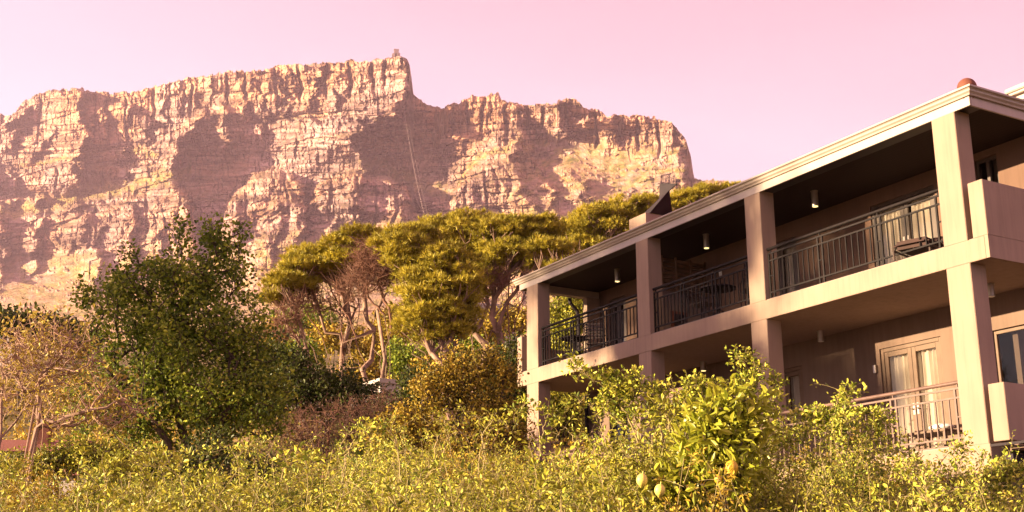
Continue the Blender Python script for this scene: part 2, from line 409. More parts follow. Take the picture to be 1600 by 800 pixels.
    mp = n.new('ShaderNodeMapping'); mp.inputs['Scale'].default_value = (.010, .010, .045)
    l.new(tx.outputs['Object'], mp.inputs[0])
    n1 = n.new('ShaderNodeTexNoise'); n1.inputs['Scale'].default_value = 1.0; n1.inputs['Detail'].default_value = 9; n1.inputs['Roughness'].default_value = .66
    l.new(mp.outputs[0], n1.inputs['Vector'])
    r1 = n.new('ShaderNodeValToRGB'); l.new(n1.outputs[0], r1.inputs[0])
    e = r1.color_ramp.elements
    e[0].position = .30; e[0].color = (.20, .125, .118, 1); e[1].position = .72; e[1].color = (.50, .335, .295, 1)
    q = e.new(.5); q.color = (.36, .232, .21, 1)
    # orange iron stain patches high on the walls, dark weathering streaks running down
    mp2 = n.new('ShaderNodeMapping'); mp2.inputs['Scale'].default_value = (.05, .05, .006)
    l.new(tx.outputs['Object'], mp2.inputs[0])
    n2 = n.new('ShaderNodeTexNoise'); n2.inputs['Scale'].default_value = 1; n2.inputs['Detail'].default_value = 6
    l.new(mp2.outputs[0], n2.inputs['Vector'])
    r2 = n.new('ShaderNodeMapRange'); r2.inputs[1].default_value = .52; r2.inputs[2].default_value = .70; l.new(n2.outputs[0], r2.inputs[0])
    mx = n.new('ShaderNodeMix'); mx.data_type = 'RGBA'; mx.inputs['B'].default_value = (.24, .13, .12, 1)
    r2b = n.new('ShaderNodeMath'); r2b.operation = 'MULTIPLY'; r2b.inputs[1].default_value = .6; l.new(r2.outputs[0], r2b.inputs[0])
    l.new(r2b.outputs[0], mx.inputs['Factor']); l.new(r1.outputs[0], mx.inputs['A'])
    n3 = n.new('ShaderNodeTexNoise'); n3.inputs['Scale'].default_value = .006; n3.inputs['Detail'].default_value = 5
    l.new(tx.outputs['Object'], n3.inputs['Vector'])
    r3 = n.new('ShaderNodeMapRange'); r3.inputs[1].default_value = .42; r3.inputs[2].default_value = .62; r3.inputs[4].default_value = .8; l.new(n3.outputs[0], r3.inputs[0])
    ia = n.new('ShaderNodeAttribute'); ia.attribute_name = 'iron'; im = n.new('ShaderNodeMath'); im.operation = 'MULTIPLY_ADD'; im.inputs[1].default_value = .45; l.new(ia.outputs['Fac'], im.inputs[0]); l.new(r3.outputs[0], im.inputs[2]); im.use_clamp = True
    mx3 = n.new('ShaderNodeMix'); mx3.data_type = 'RGBA'; mx3.inputs['B'].default_value = (.40, .215, .13, 1)
    l.new(im.outputs[0], mx3.inputs['Factor']); l.new(mx.outputs['Result'], mx3.inputs['A'])
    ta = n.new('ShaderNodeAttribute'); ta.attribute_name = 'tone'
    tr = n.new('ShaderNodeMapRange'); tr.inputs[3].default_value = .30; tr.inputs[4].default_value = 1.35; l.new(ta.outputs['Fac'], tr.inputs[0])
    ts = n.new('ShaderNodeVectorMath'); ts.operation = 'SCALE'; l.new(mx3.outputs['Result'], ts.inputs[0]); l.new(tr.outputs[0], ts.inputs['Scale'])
    # fynbos and grass where the mask or an up-facing ledge says so
    ge = n.new('ShaderNodeNewGeometry'); sp = n.new('ShaderNodeSeparateXYZ'); l.new(ge.outputs['Normal'], sp.inputs[0])
    rz = n.new('ShaderNodeMapRange'); rz.inputs[1].default_value = .62; rz.inputs[2].default_value = .9; rz.inputs[4].default_value = .5; l.new(sp.outputs['Z'], rz.inputs[0])
    at_ = n.new('ShaderNodeAttribute'); at_.attribute_name = 'tint'
    mxx = n.new('ShaderNodeMath'); mxx.operation = 'MAXIMUM'; l.new(rz.outputs[0], mxx.inputs[0]); l.new(at_.outputs['Fac'], mxx.inputs[1])
    n4 = n.new('ShaderNodeTexNoise'); n4.inputs['Scale'].default_value = .07; n4.inputs['Detail'].default_value = 6; l.new(tx.outputs['Object'], n4.inputs['Vector'])
    r4 = n.new('ShaderNodeValToRGB'); l.new(n4.outputs[0], r4.inputs[0])
    e = r4.color_ramp.elements
    e[0].position = .36; e[0].color = (.10, .095, .025, 1); e[1].position = .62; e[1].color = (.38, .24, .11, 1)
    q = e.new(.48); q.color = (.21, .165, .05, 1)
    mx4 = n.new('ShaderNodeMix'); mx4.data_type = 'RGBA'
    l.new(mxx.outputs[0], mx4.inputs['Factor']); l.new(ts.outputs[0], mx4.inputs['A']); l.new(r4.outputs[0], mx4.inputs['B'])
    l.new(mx4.outputs['Result'], b.inputs['Base Color'])
    n5 = n.new('ShaderNodeTexNoise'); n5.inputs['Scale'].default_value = .28; n5.inputs['Detail'].default_value = 7; n5.inputs['Roughness'].default_value = .7
    mp5 = n.new('ShaderNodeMapping'); mp5.inputs['Scale'].default_value = (1, 1, .6); l.new(tx.outputs['Object'], mp5.inputs[0]); l.new(mp5.outputs[0], n5.inputs['Vector'])
    bp = n.new('ShaderNodeBump'); bp.inputs['Strength'].default_value = .8; bp.inputs['Distance'].default_value = 1.6
    l.new(n5.outputs[0], bp.inputs['Height']); l.new(bp.outputs[0], b.inputs['Normal'])
    tag(link('mountain', me, m), kind='structure')
mountain()

def haze():
    bm = bmesh.new()
    bmesh.ops.create_cube(bm, size=1.0)
    for v in bm.verts: v.co = Vector((v.co.x * 7200, 1350 + v.co.y * 7600, -340 if v.co.z < 0 else 1520))
    me = bpy.data.meshes.new('haze'); bm.to_mesh(me); bm.free()
    m = bpy.data.materials.new('pale_air'); m.use_nodes = True
    n = m.node_tree.nodes; n.clear()
    o = n.new('ShaderNodeOutputMaterial'); v = n.new('ShaderNodeVolumePrincipled')
    v.inputs['Color'].default_value = (1, .70, .88, 1); v.inputs['Density'].default_value = HAZE
    m.node_tree.links.new(v.outputs[0], o.inputs['Volume'])
    tag(link('haze', me, m), kind='stuff')
HAZE = .000065
haze()
# ------------------------------------------------------------------ the balcony building
BO = Vector((6.5738, 17.2536, 0)); BRZ = math.atan2(.49491737, .86894004)
# local axes: x = into the building (d), y = along the facade away from the near corner (s), z up
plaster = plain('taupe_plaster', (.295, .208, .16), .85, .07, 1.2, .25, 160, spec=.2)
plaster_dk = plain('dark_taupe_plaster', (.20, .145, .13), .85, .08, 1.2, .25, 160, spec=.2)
plaster_lo = plain('shaded_taupe_plaster', (.17, .112, .085), .85, .08, 1.2, .25, 160, spec=.2)  # dimmer copy of the pillar plaster, lower balcony shade put into its colour
plaster_up = plain('shaded_upper_plaster', (.145, .085, .062), .85, .08, 1.2, .25, 160, spec=.2)  # shade of the upper balcony recess put into the wall colour
cream = plain('cream_gutter_paint', (.38, .31, .27), .38, .06, 2, .05, 60, spec=.5)
def weather(m, amt=.16):
    """rain streaks and soft grime: vertical stretched noise multiplied into the paint"""
    n = m.node_tree.nodes; l = m.node_tree.links; b = n['Principled BSDF']; src = b.inputs['Base Color'].links[0].from_socket
    t = n.new('ShaderNodeTexCoord'); mp = n.new('ShaderNodeMapping'); mp.inputs['Scale'].default_value = (7, 7, .5); l.new(t.outputs['Object'], mp.inputs[0])
    no = n.new('ShaderNodeTexNoise'); no.inputs['Scale'].default_value = 1.3; no.inputs['Detail'].default_value = 7; no.inputs['Roughness'].default_value = .65; l.new(mp.outputs[0], no.inputs['Vector'])
    r = n.new('ShaderNodeMapRange'); r.inputs[1].default_value = .45; r.inputs[2].default_value = .75; r.inputs[3].default_value = 1.04; r.inputs[4].default_value = 1 - amt; l.new(no.outputs[0], r.inputs[0])
    s = n.new('ShaderNodeVectorMath'); s.operation = 'SCALE'; l.new(src, s.inputs[0]); l.new(r.outputs[0], s.inputs['Scale']); l.new(s.outputs[0], b.inputs['Base Color'])
for m_ in (plaster, plaster_dk, plaster_lo, plaster_up): weather(m_)
weather(cream, .10)
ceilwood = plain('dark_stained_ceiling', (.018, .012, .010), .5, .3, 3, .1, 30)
railm_shade = plain('shaded_bronze_rail', (.014, .010, .010), .6, .2, 8, .1, 80, spec=.12)  # dark copy of the rail colour: upper balcony shade painted in
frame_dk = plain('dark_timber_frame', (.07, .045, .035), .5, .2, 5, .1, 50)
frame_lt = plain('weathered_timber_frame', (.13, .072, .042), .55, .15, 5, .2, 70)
curtainm = plain('cream_curtain', (.74, .68, .60), .9, .05, 5, 0, spec=.1)
terracotta = plain('terracotta_tile', (.15, .048, .028), .75, .25, 9, .3, 50)
steel = plain('brushed_steel', (.42, .36, .32), .35, .1, 4, 0, metal=.8)
darkmetal = plain('charcoal_metal', (.030, .022, .026), .6, .2, 4, .05, 40, spec=.12)
whitep = plain('white_plastic', (.75, .72, .68), .5, .05)
floorm = plain('balcony_tile', (.28, .22, .19), .6, .1, 2, .1, 30)
roomm = plain('room_interior', (.12, .09, .075), .9, .1)
woodslat = plain('oiled_wood_slat', (.16, .085, .045), .55, .3, 6, .2, 40)
def glassmat():
    m, n, l, b = newmat('window_glass')
    b.inputs['Base Color'].default_value = (.02, .02, .025, 1); b.inputs['Roughness'].default_value = .03
    b.inputs['Specular IOR Level'].default_value = .6
    t = n.new('ShaderNodeBsdfTransparent'); t.inputs[0].default_value = (.86, .84, .82, 1)
    f = n.new('ShaderNodeFresnel'); f.inputs[0].default_value = 1.5
    g = n.new('ShaderNodeBsdfGlossy'); g.inputs['Roughness'].default_value = .02
    mx = n.new('ShaderNodeMixShader'); ge = n.new('ShaderNodeNewGeometry'); sb = n.new('ShaderNodeMath'); sb.operation = 'SUBTRACT'; sb.inputs[0].default_value = 1; l.new(ge.outputs['Backfacing'], sb.inputs[1]); mu = n.new('ShaderNodeMath'); mu.operation = 'MULTIPLY'; l.new(f.outputs[0], mu.inputs[0]); l.new(sb.outputs[0], mu.inputs[1]); l.new(mu.outputs[0], mx.inputs[0]); l.new(t.outputs[0], mx.inputs[1]); l.new(g.outputs[0], mx.inputs[2])
    l.new(mx.outputs[0], n['Material Output'].inputs[0])
    return m
glass = glassmat()
def glow():
    m, n, l, b = newmat('lamp_lens')
    b.inputs['Emission Color'].default_value = (1, .74, .28, 1); b.inputs['Emission Strength'].default_value = .45
    b.inputs['Base Color'].default_value = (.8, .7, .5, 1)
    return m
lens_on = glow()

class G:
    """collects boxes, bars and sheets into ONE mesh object"""
    def __init__(s): s.bm = bmesh.new()
    def box(s, x0, x1, y0, y1, z0, z1, bev=0.0):
        r = bmesh.ops.create_cube(s.bm, size=1.0)
        for v in r['verts']:
            v.co = Vector(((x0 + x1) / 2 + v.co.x * (x1 - x0), (y0 + y1) / 2 + v.co.y * (y1 - y0), (z0 + z1) / 2 + v.co.z * (z1 - z0)))
        if bev:
            es = list({e for v in r['verts'] for e in v.link_edges})
            bmesh.ops.bevel(s.bm, geom=es, offset=bev, segments=2, affect='EDGES')
        return s
    def cyl(s, a, b, r, n=10, r2=None, caps=True):
        a = Vector(a); b = Vector(b); d = b - a
        q = d.to_track_quat('Z', 'Y').to_matrix().to_4x4()
        bmesh.ops.create_cone(s.bm, cap_ends=caps, segments=n, radius1=r, radius2=r if r2 is None else r2, depth=d.length,
                              matrix=Matrix.Translation((a + b) / 2) @ q)
        return s
    def tube(s, pts, r, n=8):
        for a, b in zip(pts[:-1], pts[1:]): s.cyl(a, b, r, n)
        for p in pts[1:-1]: s.ball(p, r * 1.0, 8, 6)
        return s
    def ball(s, c, r, u=16, v=10, sc=(1, 1, 1)):
        bmesh.ops.create_uvsphere(s.bm, u_segments=u, v_segments=v, radius=r, matrix=Matrix.Translation(c) @ Matrix.Diagonal((*sc, 1)))
        return s
    def quadprism(s, pts, off):
        """closed solid from a planar polygon swept by the offset vector"""
        off = Vector(off)
        a = [s.bm.verts.new(Vector(p)) for p in pts]; b = [s.bm.verts.new(Vector(p) + off) for p in pts]
        s.bm.faces.new(a); s.bm.faces.new(b[::-1])
        for i in range(len(pts)):
            j = (i + 1) % len(pts); s.bm.faces.new((a[j], a[i], b[i], b[j]))
        return s
    def sheet(s, rows):
        vs = [[s.bm.verts.new(p) for p in r] for r in rows]
        for i in range(len(vs) - 1):
            for j in range(len(vs[0]) - 1): s.bm.faces.new((vs[i][j], vs[i][j + 1], vs[i + 1][j + 1], vs[i + 1][j]))
        return s
    def mesh(s, name, smooth=False):
        bmesh.ops.recalc_face_normals(s.bm, faces=s.bm.faces)
        me = bpy.data.meshes.new(name); s.bm.to_mesh(me); s.bm.free()
        if smooth:
            for p in me.polygons: p.use_smooth = True
            try: me.set_sharp_from_angle(angle=R(35))
            except Exception: pass
        return me
    def build(s, name, mat, parent=None, smooth=False, loc=None, rz=0):
        return link(name, s.mesh(name, smooth), mat, parent, loc, rz)

bld = empty('apartment_building', BO, BRZ)
tag(bld, 'two-storey taupe apartment building with deep pillared balconies and cream gutter, right side', 'building')
W0, W1 = 2.02, 2.22              # outer face of the back wall
SF, SN = 12.56, -.40             # far and near pillar faces
PW, PD = .43, .34
PIL = [(SN, .04), (4.05, 4.48), (7.55, 7.98), (12.03, SF)]
GW = -.70                         # how far the near wing runs out of frame (s)

def pillar(s0, s1, z0, z1, d0=0):
    return G().box(d0, d0 + PD, s0, s1, z0, z1, .007).build('pillar', plaster, bld)
for (s0, s1) in PIL:
    pillar(s0, s1, 4.9, 7.0); pillar(s0, s1, 1.9, 4.562)
# slabs stand 3 mm proud of the pillars
G().box(-.004, 4.2, -.70, 13.03, 4.56, 4.90, .006).build('balcony_slab', plaster, bld)
o = G().box(-.004, 4.2, -.42, 13.0, 1.52, 1.90, .006).build('balcony_slab', plaster, bld)
G().box(.03, 2.0, -.66, 13.0, 4.902, 4.915).build('floor_tiles', floorm, bld)
G().box(.03, 2.0, -.38, 12.9, 1.902, 1.915).build('floor_tiles', floorm, bld)
# base walls under the lower slab
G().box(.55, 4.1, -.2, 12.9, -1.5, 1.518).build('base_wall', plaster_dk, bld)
# ceilings
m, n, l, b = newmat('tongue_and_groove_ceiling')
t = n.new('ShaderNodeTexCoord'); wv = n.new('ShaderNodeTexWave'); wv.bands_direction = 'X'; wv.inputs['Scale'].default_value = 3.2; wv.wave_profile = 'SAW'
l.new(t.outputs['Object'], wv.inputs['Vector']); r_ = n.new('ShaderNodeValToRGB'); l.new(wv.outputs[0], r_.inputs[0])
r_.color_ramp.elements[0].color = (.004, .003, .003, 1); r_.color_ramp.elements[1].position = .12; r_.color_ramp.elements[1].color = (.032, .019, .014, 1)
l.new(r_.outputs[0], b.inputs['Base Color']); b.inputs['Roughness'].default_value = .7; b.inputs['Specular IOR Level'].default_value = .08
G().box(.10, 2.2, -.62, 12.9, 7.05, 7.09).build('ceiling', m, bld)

def wall_holes(a0, a1, z0, z1, holes, x0, x1, name, mat, axis='y', fixed=None):
    """wall slab spanning a (along s) and z, with rectangular openings; x0..x1 thickness"""
    ys = sorted({a0, a1, *[h[0] for h in holes], *[h[1] for h in holes]}); zs = sorted({z0, z1, *[h[2] for h in holes], *[h[3] for h in holes]})
    solid = {}
    for i in range(len(ys) - 1):
        for j in range(len(zs) - 1):
            cy, cz = (ys[i] + ys[i + 1]) / 2, (zs[j] + zs[j + 1]) / 2
            solid[i, j] = not any(h[0] < cy < h[1] and h[2] < cz < h[3] for h in holes)
    bm = bmesh.new()
    def q(*p): bm.faces.new([bm.verts.new(v if axis == 'y' else (v[1], v[0], v[2])) for v in p])
    for (i, j), s_ in solid.items():
        if not s_: continue
        ya, yb, za, zb = ys[i], ys[i + 1], zs[j], zs[j + 1]
        q((x0, ya, za), (x0, yb, za), (x0, yb, zb), (x0, ya, zb)); q((x1, ya, za), (x1, ya, zb), (x1, yb, zb), (x1, yb, za))
        if not solid.get((i - 1, j)): q((x0, ya, za), (x0, ya, zb), (x1, ya, zb), (x1, ya, za))
        if not solid.get((i + 1, j)): q((x0, yb, za), (x1, yb, za), (x1, yb, zb), (x0, yb, zb))
        if not solid.get((i, j - 1)): q((x0, ya, za), (x1, ya, za), (x1, yb, za), (x0, yb, za))
        if not solid.get((i, j + 1)): q((x0, ya, zb), (x0, yb, zb), (x1, yb, zb), (x1, ya, zb))
    bmesh.ops.remove_doubles(bm, verts=bm.verts, dist=1e-4)
    bmesh.ops.recalc_face_normals(bm, faces=bm.faces)
    me = bpy.data.meshes.new(name); bm.to_mesh(me); bm.free()
    return link(name, me, mat, bld)
# openings (s0, s1, z0, z1)
UD = (1.79, 3.30, 4.92, 6.78); UL = (5.30, 6.35, 4.92, 6.72); UB1 = (11.25, 11.95, 4.92, 6.75); UB2 = (9.2, 10.6, 4.92, 6.75)
LD = (1.97, 3.36, 1.92, 4.08); LL = (5.36, 6.4, 1.92, 4.10); LB2 = (8.95, 10.2, 1.92, 4.02); LB1 = (11.1, 12.0, 1.92, 3.98)
LR = (-.5, .95, 2.62, 3.98); UR = (.46, .93, 5.9, 6.93)
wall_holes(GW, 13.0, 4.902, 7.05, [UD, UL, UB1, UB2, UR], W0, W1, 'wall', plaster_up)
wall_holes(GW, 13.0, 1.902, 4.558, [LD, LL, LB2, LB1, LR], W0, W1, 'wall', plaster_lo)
# partition with a built-in braai between the far bays (upper), slatted timber above
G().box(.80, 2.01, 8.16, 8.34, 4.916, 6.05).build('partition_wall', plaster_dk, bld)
g = G()
for k in range(8): g.box(.80, 2.01, 8.20, 8.30, 6.07 + k * .095, 6.07 + k * .095 + .07)
for x in (.80, 1.18, 1.58, 1.97): g.box(x, x + .04, 8.15, 8.195, 6.055, 6.84)
g.build('slatted_screen', woodslat, bld)
fp = G().box(1.0, 1.42, 8.12, 8.158, 5.15, 5.62).build('fireplace', terracotta, bld)
G().box(1.06, 1.36, 8.10, 8.119, 5.2, 5.56).build('firebox', darkmetal, fp)
# far end: low parapet, end beam, back column
G().box(0, .26, 12.80, 13.03, 4.903, 5.79, .006).build('parapet', plaster, bld)
G().box(.265, 2.0, 12.70, 12.86, 4.917, 5.52).build('parapet', plaster, bld)
G().box(PD + .003, 2.2, 12.4, 12.55, 6.87, 7.045).build('end_beam', cream, bld)
G().box(1.62, 2.01, 12.35, 12.53, 4.917, 6.868).build('pillar', plaster, bld)
g = G().tube([(1.28, 12.62, 6.86), (1.30, 12.62, 6.74), (1.5, 12.62, 6.56), (1.54, 12.62, 6.4), (1.54, 12.62, 5.0)], .045, 10)
g.build('downpipe', darkmetal, bld)
G().tube([(1.95, 12.95, 4.5), (1.95, 12.95, 1.95)], .05, 10).build('downpipe', darkmetal, bld)
# near end: parapets with their long side running off to the right
pp = G(); pp.box(.0, 1.9, -.764, -.50, 4.903, 5.76, .006).build('parapet', plaster, bld)
G().box(-.005, 4.2, -.764, -.702, 4.56, 4.90).build('slab_edge', plaster, bld)
G().box(.0, 2.6, -.75, -.48, 1.92, 2.735, .006).build('parapet', plaster, bld)
G().box(.30, 3.0, -1.6, -.43, 1.80, 1.84, .004).build('canopy_sheet', frame_lt, bld)
G().box(-.03, .0, -1.0, -.44, 1.85, 1.885).build('canopy_rail', darkmetal, bld)
G().tube([(.2, -.44, 1.58), (3.5, -.44, 1.58)], .035, 8).build('drain_pipe', darkmetal, bld)
g = G(); g.box(.2, 3, -.62, -.43, 1.62, 1.75); g.build('canopy_bracket', darkmetal, bld)
g = G()
for k in range(18): g.cyl((-.02, 1.6 - k * .11, 1.505), (.5, 1.6 - k * .11, 1.50), .03, 6)
g.build('tile_edge', plaster_dk, bld)

# ---- roof, fascia, gutter
roof = G()
zr = 7.14; S0, S1, D0, D1 = -.72, 13.05, -.02, 9.0
rise = 1.05; mid = (D0 + D1) / 2
A, B_, C_, D_ = (D0, S0, zr), (D0, S1, zr), (D1, S1, zr), (D1, S0, zr)
E_, F_ = (mid, S0 + mid * .9, zr + rise), (mid, S1 - mid * .9, zr + rise)
v = [roof.bm.verts.new(p) for p in (A, B_, C_, D_, E_, F_)]
roof.bm.faces.new((v[0], v[4], v[5], v[1])); roof.bm.faces.new((v[2], v[5], v[4], v[3])); roof.bm.faces.new((v[0], v[3], v[4])); roof.bm.faces.new((v[1], v[5], v[2])); roof.bm.faces.new((v[0], v[1], v[2], v[3]))
m, n, l, b = newmat('terracotta_roof')
t = n.new('ShaderNodeTexCoord'); wv = n.new('ShaderNodeTexWave'); wv.bands_direction = 'Y'; wv.inputs['Scale'].default_value = 1.6
l.new(t.outputs['Object'], wv.inputs['Vector']); bp = n.new('ShaderNodeBump'); bp.inputs['Distance'].default_value = .06; l.new(wv.outputs[0], bp.inputs['Height']); l.new(bp.outputs[0], b.inputs['Normal'])
b.inputs['Base Color'].default_value = (.30, .10, .055, 1); b.inputs['Roughness'].default_value = .8
roofo = roof.build('roof', m, bld)
G().box(-.004, .03, -.704, 12.90, 6.955, 7.12, .003).build('fascia', cream, bld)
G().box(.034, 6, -.704, -.67, 6.955, 7.12, .003).build('fascia', cream, bld)
G().box(.034, 6, 12.87, 12.90, 6.955, 7.12, .003).build('fascia', cream, bld)
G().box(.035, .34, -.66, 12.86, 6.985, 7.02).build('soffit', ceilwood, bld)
# ogee gutter profile swept along the eaves and mitred round the corner
prof = [(0, 7.105), (-.035, 7.105), (-.045, 7.13), (-.075, 7.155), (-.082, 7.18), (-.10, 7.195), (-.125, 7.20), (-.13, 7.225), (-.115, 7.235), (0, 7.235)]
g = G(); rows = []
for (px_, pz_) in prof + [prof[0]]:
    rows.append([Vector((px_ - .004, 13.05, pz_)), Vector((px_ - .004, -.708 + px_, pz_)), Vector((8.0, -.708 + px_, pz_))])
g.sheet(rows)
# blunt end cap at the far end
g.bm.faces.new([g.bm.verts.new((a - .004, 13.05, b2)) for a, b2 in prof])
gut = g.build('gutter', cream, bld)
g = G()
for k in range(9):                                  # hip tiles climbing from the corner
    x = .02 + k * .33; y = -.68 + k * .30; z = 7.20 + k * .085
    g.cyl((x, y, z), (x + .36, y + .33, z + .105), .135, 18, .115)
hip = g.build('hip_tile', terracotta, roofo, True)
G().ball((.08, -.62, 7.29), .145, 20, 14, (1, 1, 1)).build('ridge_end_tile', terracotta, roofo, True)
g = G()
for k in range(3): g.cyl((.08, 12.62 + k * .14, 7.27), (.7, 12.62 + k * .14, 7.33), .055, 12)
g.build('verge_tile', terracotta, roofo, True)
# second roof wing behind, its gutter crossing the upper right edge of the picture
G().box(3.72, 8.5, -.55, 1.08, 7.2, 8.44).build('roof_lantern_wall', plaster, bld)
g = G(); g.box(3.66, 8.6, -.62, 1.15, 8.445, 8.55, .005); g.box(3.56, 8.7, -.72, 1.22, 8.553, 8.60, .01); g.box(3.52, 8.7, -.76, 1.26, 8.603, 8.69, .015); g.build('upper_gutter', cream, bld)

# ---- doors and windows
def curtain(parent, x, s0, s1, z0, z1, waves, amp=.035, seed=0):
    g = G(); N = int(waves * 10); rows = []
    rr = random.Random(seed)
    ph = [rr.uniform(0, 6) for _ in range(4)]
    for k in range(7):
        z = z0 + (z1 - z0) * k / 6; row = []
        for i in range(N + 1):
            u = i / N
            a = math.sin(u * waves * 6.283 + ph[0] + .5 * math.sin(u * 9 + ph[1])) * amp * (1.15 - .3 * k / 6) + math.sin(u * waves * 2.3 * 6.283 + ph[2]) * amp * .25
            row.append(Vector((x + a + .006 * math.sin(z * 3 + u * 20), s0 + (s1 - s0) * u, z)))
        rows.append(row)
    g.sheet(rows)
    return g.build('curtain', curtainm, parent, True)
def double_door(o, mat, x=None, seed=0, handle=True, curt=(0, 1), fr=.07):
    """o = opening; two glazed leaves in a frame, curtains behind"""
    s0, s1, z0, z1 = o; x = W0 + .03 if x is None else x; w = fr; mid = (s0 + s1) / 2
    fr_ = G()
    fr_.box(x, x + .07, s0 + .002, s0 + w, z0, z1 - .002, .004).box(x, x + .07, s1 - w, s1 - .002, z0, z1 - .002, .004).box(x, x + .07, s0 + w, s1 - w, z1 - w, z1 - .002, .004)
    dr = fr_.build('door', mat, bld)
    for a, b in ((s0 + w + .004, mid - .004), (mid + .004, s1 - w - .004)):
        lf = G(); q = .085
        lf.box(x + .012, x + .055, a, a + q, z0 + .01, z1 - w - .004, .004).box(x + .012, x + .055, b - q, b, z0 + .01, z1 - w - .004, .004)
        lf.box(x + .014, x + .053, a + q, b - q, z0 + .01, z0 + .20, .004).box(x + .014, x + .053, a + q, b - q, z1 - w - .094, z1 - w - .006, .004)
        lf.build('door_leaf', mat, dr)
        G().box(x + .030, x + .036, a + q - .004, b - q + .004, z0 + .195, z1 - w - .09).build('pane', glass, dr)
    if handle:
        for sg in (-1, 1):
            G().tube([(x - .02, mid + sg * .045, z0 + 1.0), (x - .045, mid + sg * .045, z0 + 1.0), (x - .045, mid + sg * .15, z0 + 1.0)], .011, 8).box(x + .0, x + .012, mid + sg * .045 - .02, mid + sg * .045 + .02, z0 + .9, z0 + 1.1).build('handle', steel, dr)
    for k, (a, b, wv_) in enumerate(curt):
        curtain(dr, x + .115, s0 + (s1 - s0) * a, s0 + (s1 - s0) * b, z0 + .02, z1 - .05, wv_, seed=seed + k)
    return dr
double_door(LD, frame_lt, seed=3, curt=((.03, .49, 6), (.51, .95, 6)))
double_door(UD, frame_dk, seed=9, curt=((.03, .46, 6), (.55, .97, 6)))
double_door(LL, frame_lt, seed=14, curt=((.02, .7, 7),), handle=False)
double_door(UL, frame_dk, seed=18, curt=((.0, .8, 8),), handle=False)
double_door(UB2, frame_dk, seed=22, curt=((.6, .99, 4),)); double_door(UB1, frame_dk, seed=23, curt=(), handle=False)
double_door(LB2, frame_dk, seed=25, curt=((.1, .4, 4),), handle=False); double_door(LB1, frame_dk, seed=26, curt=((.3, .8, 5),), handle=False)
def window(o, mat, label=None):
    s0, s1, z0, z1 = o; x = W0 + .06
    g = G(); w = .06; mids = (s0 + s1) / 2
    g.box(x, x + .06, s0 + .002, s0 + w, z0 + .002, z1 - .002, .004).box(x, x + .06, s1 - w, s1 - .002, z0 + .002, z1 - .002, .004)
    g.box(x, x + .06, s0 + w, s1 - w, z1 - w, z1 - .002, .004).box(x, x + .06, s0 + w, s1 - w, z0 + .002, z0 + w, .004).box(x, x + .06, mids - .03, mids + .03, z0 + w, z1 - w, .004)
    wi = g.build('window', mat, bld)
    G().box(x + .025, x + .032, s0 + w - .004, s1 - w + .004, z0 + w - .004, z1 - w + .004).build('pane', glass, wi)
    G().box(W0 - .05, W0 + .055, s0 - .04, s1 + .04, z0 - .05, z0 - .002, .004).build('sill', mat, wi)
    return wi
window(LR, frame_lt); window(UR, frame_dk)
# rooms behind the glass
G().box(2.23, 4.1, GW, 13.0, 4.92, 4.96).build('room_floor', roomm, bld); G().box(4.1, 4.2, GW, 13.0, 1.92, 7.0).build('room_wall', roomm, bld)
for s in (4.4, 8.2, 12.9, 0.6): G().box(2.23, 4.1, s, s + .1, 1.92, 7.04).build('room_wall', roomm, bld)
G().box(2.23, 4.1, GW, 13, 7.05, 7.09).build('room_ceiling', roomm, bld)
# small fittings
G().box(W0 - .02, W0 - .001, 7.62, 7.70, 6.42, 6.52).build('light_switch', whitep, bld)
g = G().box(W0 - .05, W0 - .001, 3.44, 3.50, 3.66, 3.80); g.build('door_stop_bracket', steel, bld)
G().box(.55, .56, 5, 5.3, 2.3, 2.4)
# chimney with its folded metal cowl
ch = G().box(1.2, 2.0, 9.21, 9.87, 7.2, 8.16, .006).build('chimney', plaster, bld)
g = G()
g.quadprism([(1.25, 9.42, 8.163), (1.5, 9.08, 8.51), (1.5, 9.04, 8.86), (1.5, 8.39, 8.67), (1.5, 8.74, 8.58), (1.3, 9.19, 8.163)], (.025, .0, .0))
g.quadprism([(1.3, 9.185, 8.163), (1.97, 9.21, 8.163), (1.52, 8.74, 8.58)], (.0, .03, .02))
g.quadprism([(1.96, 9.22, 8.163), (1.9, 9.6, 8.163), (1.54, 9.06, 8.84), (1.54, 8.76, 8.6)], (.02, .0, .01))
g.build('cowl', darkmetal, ch)

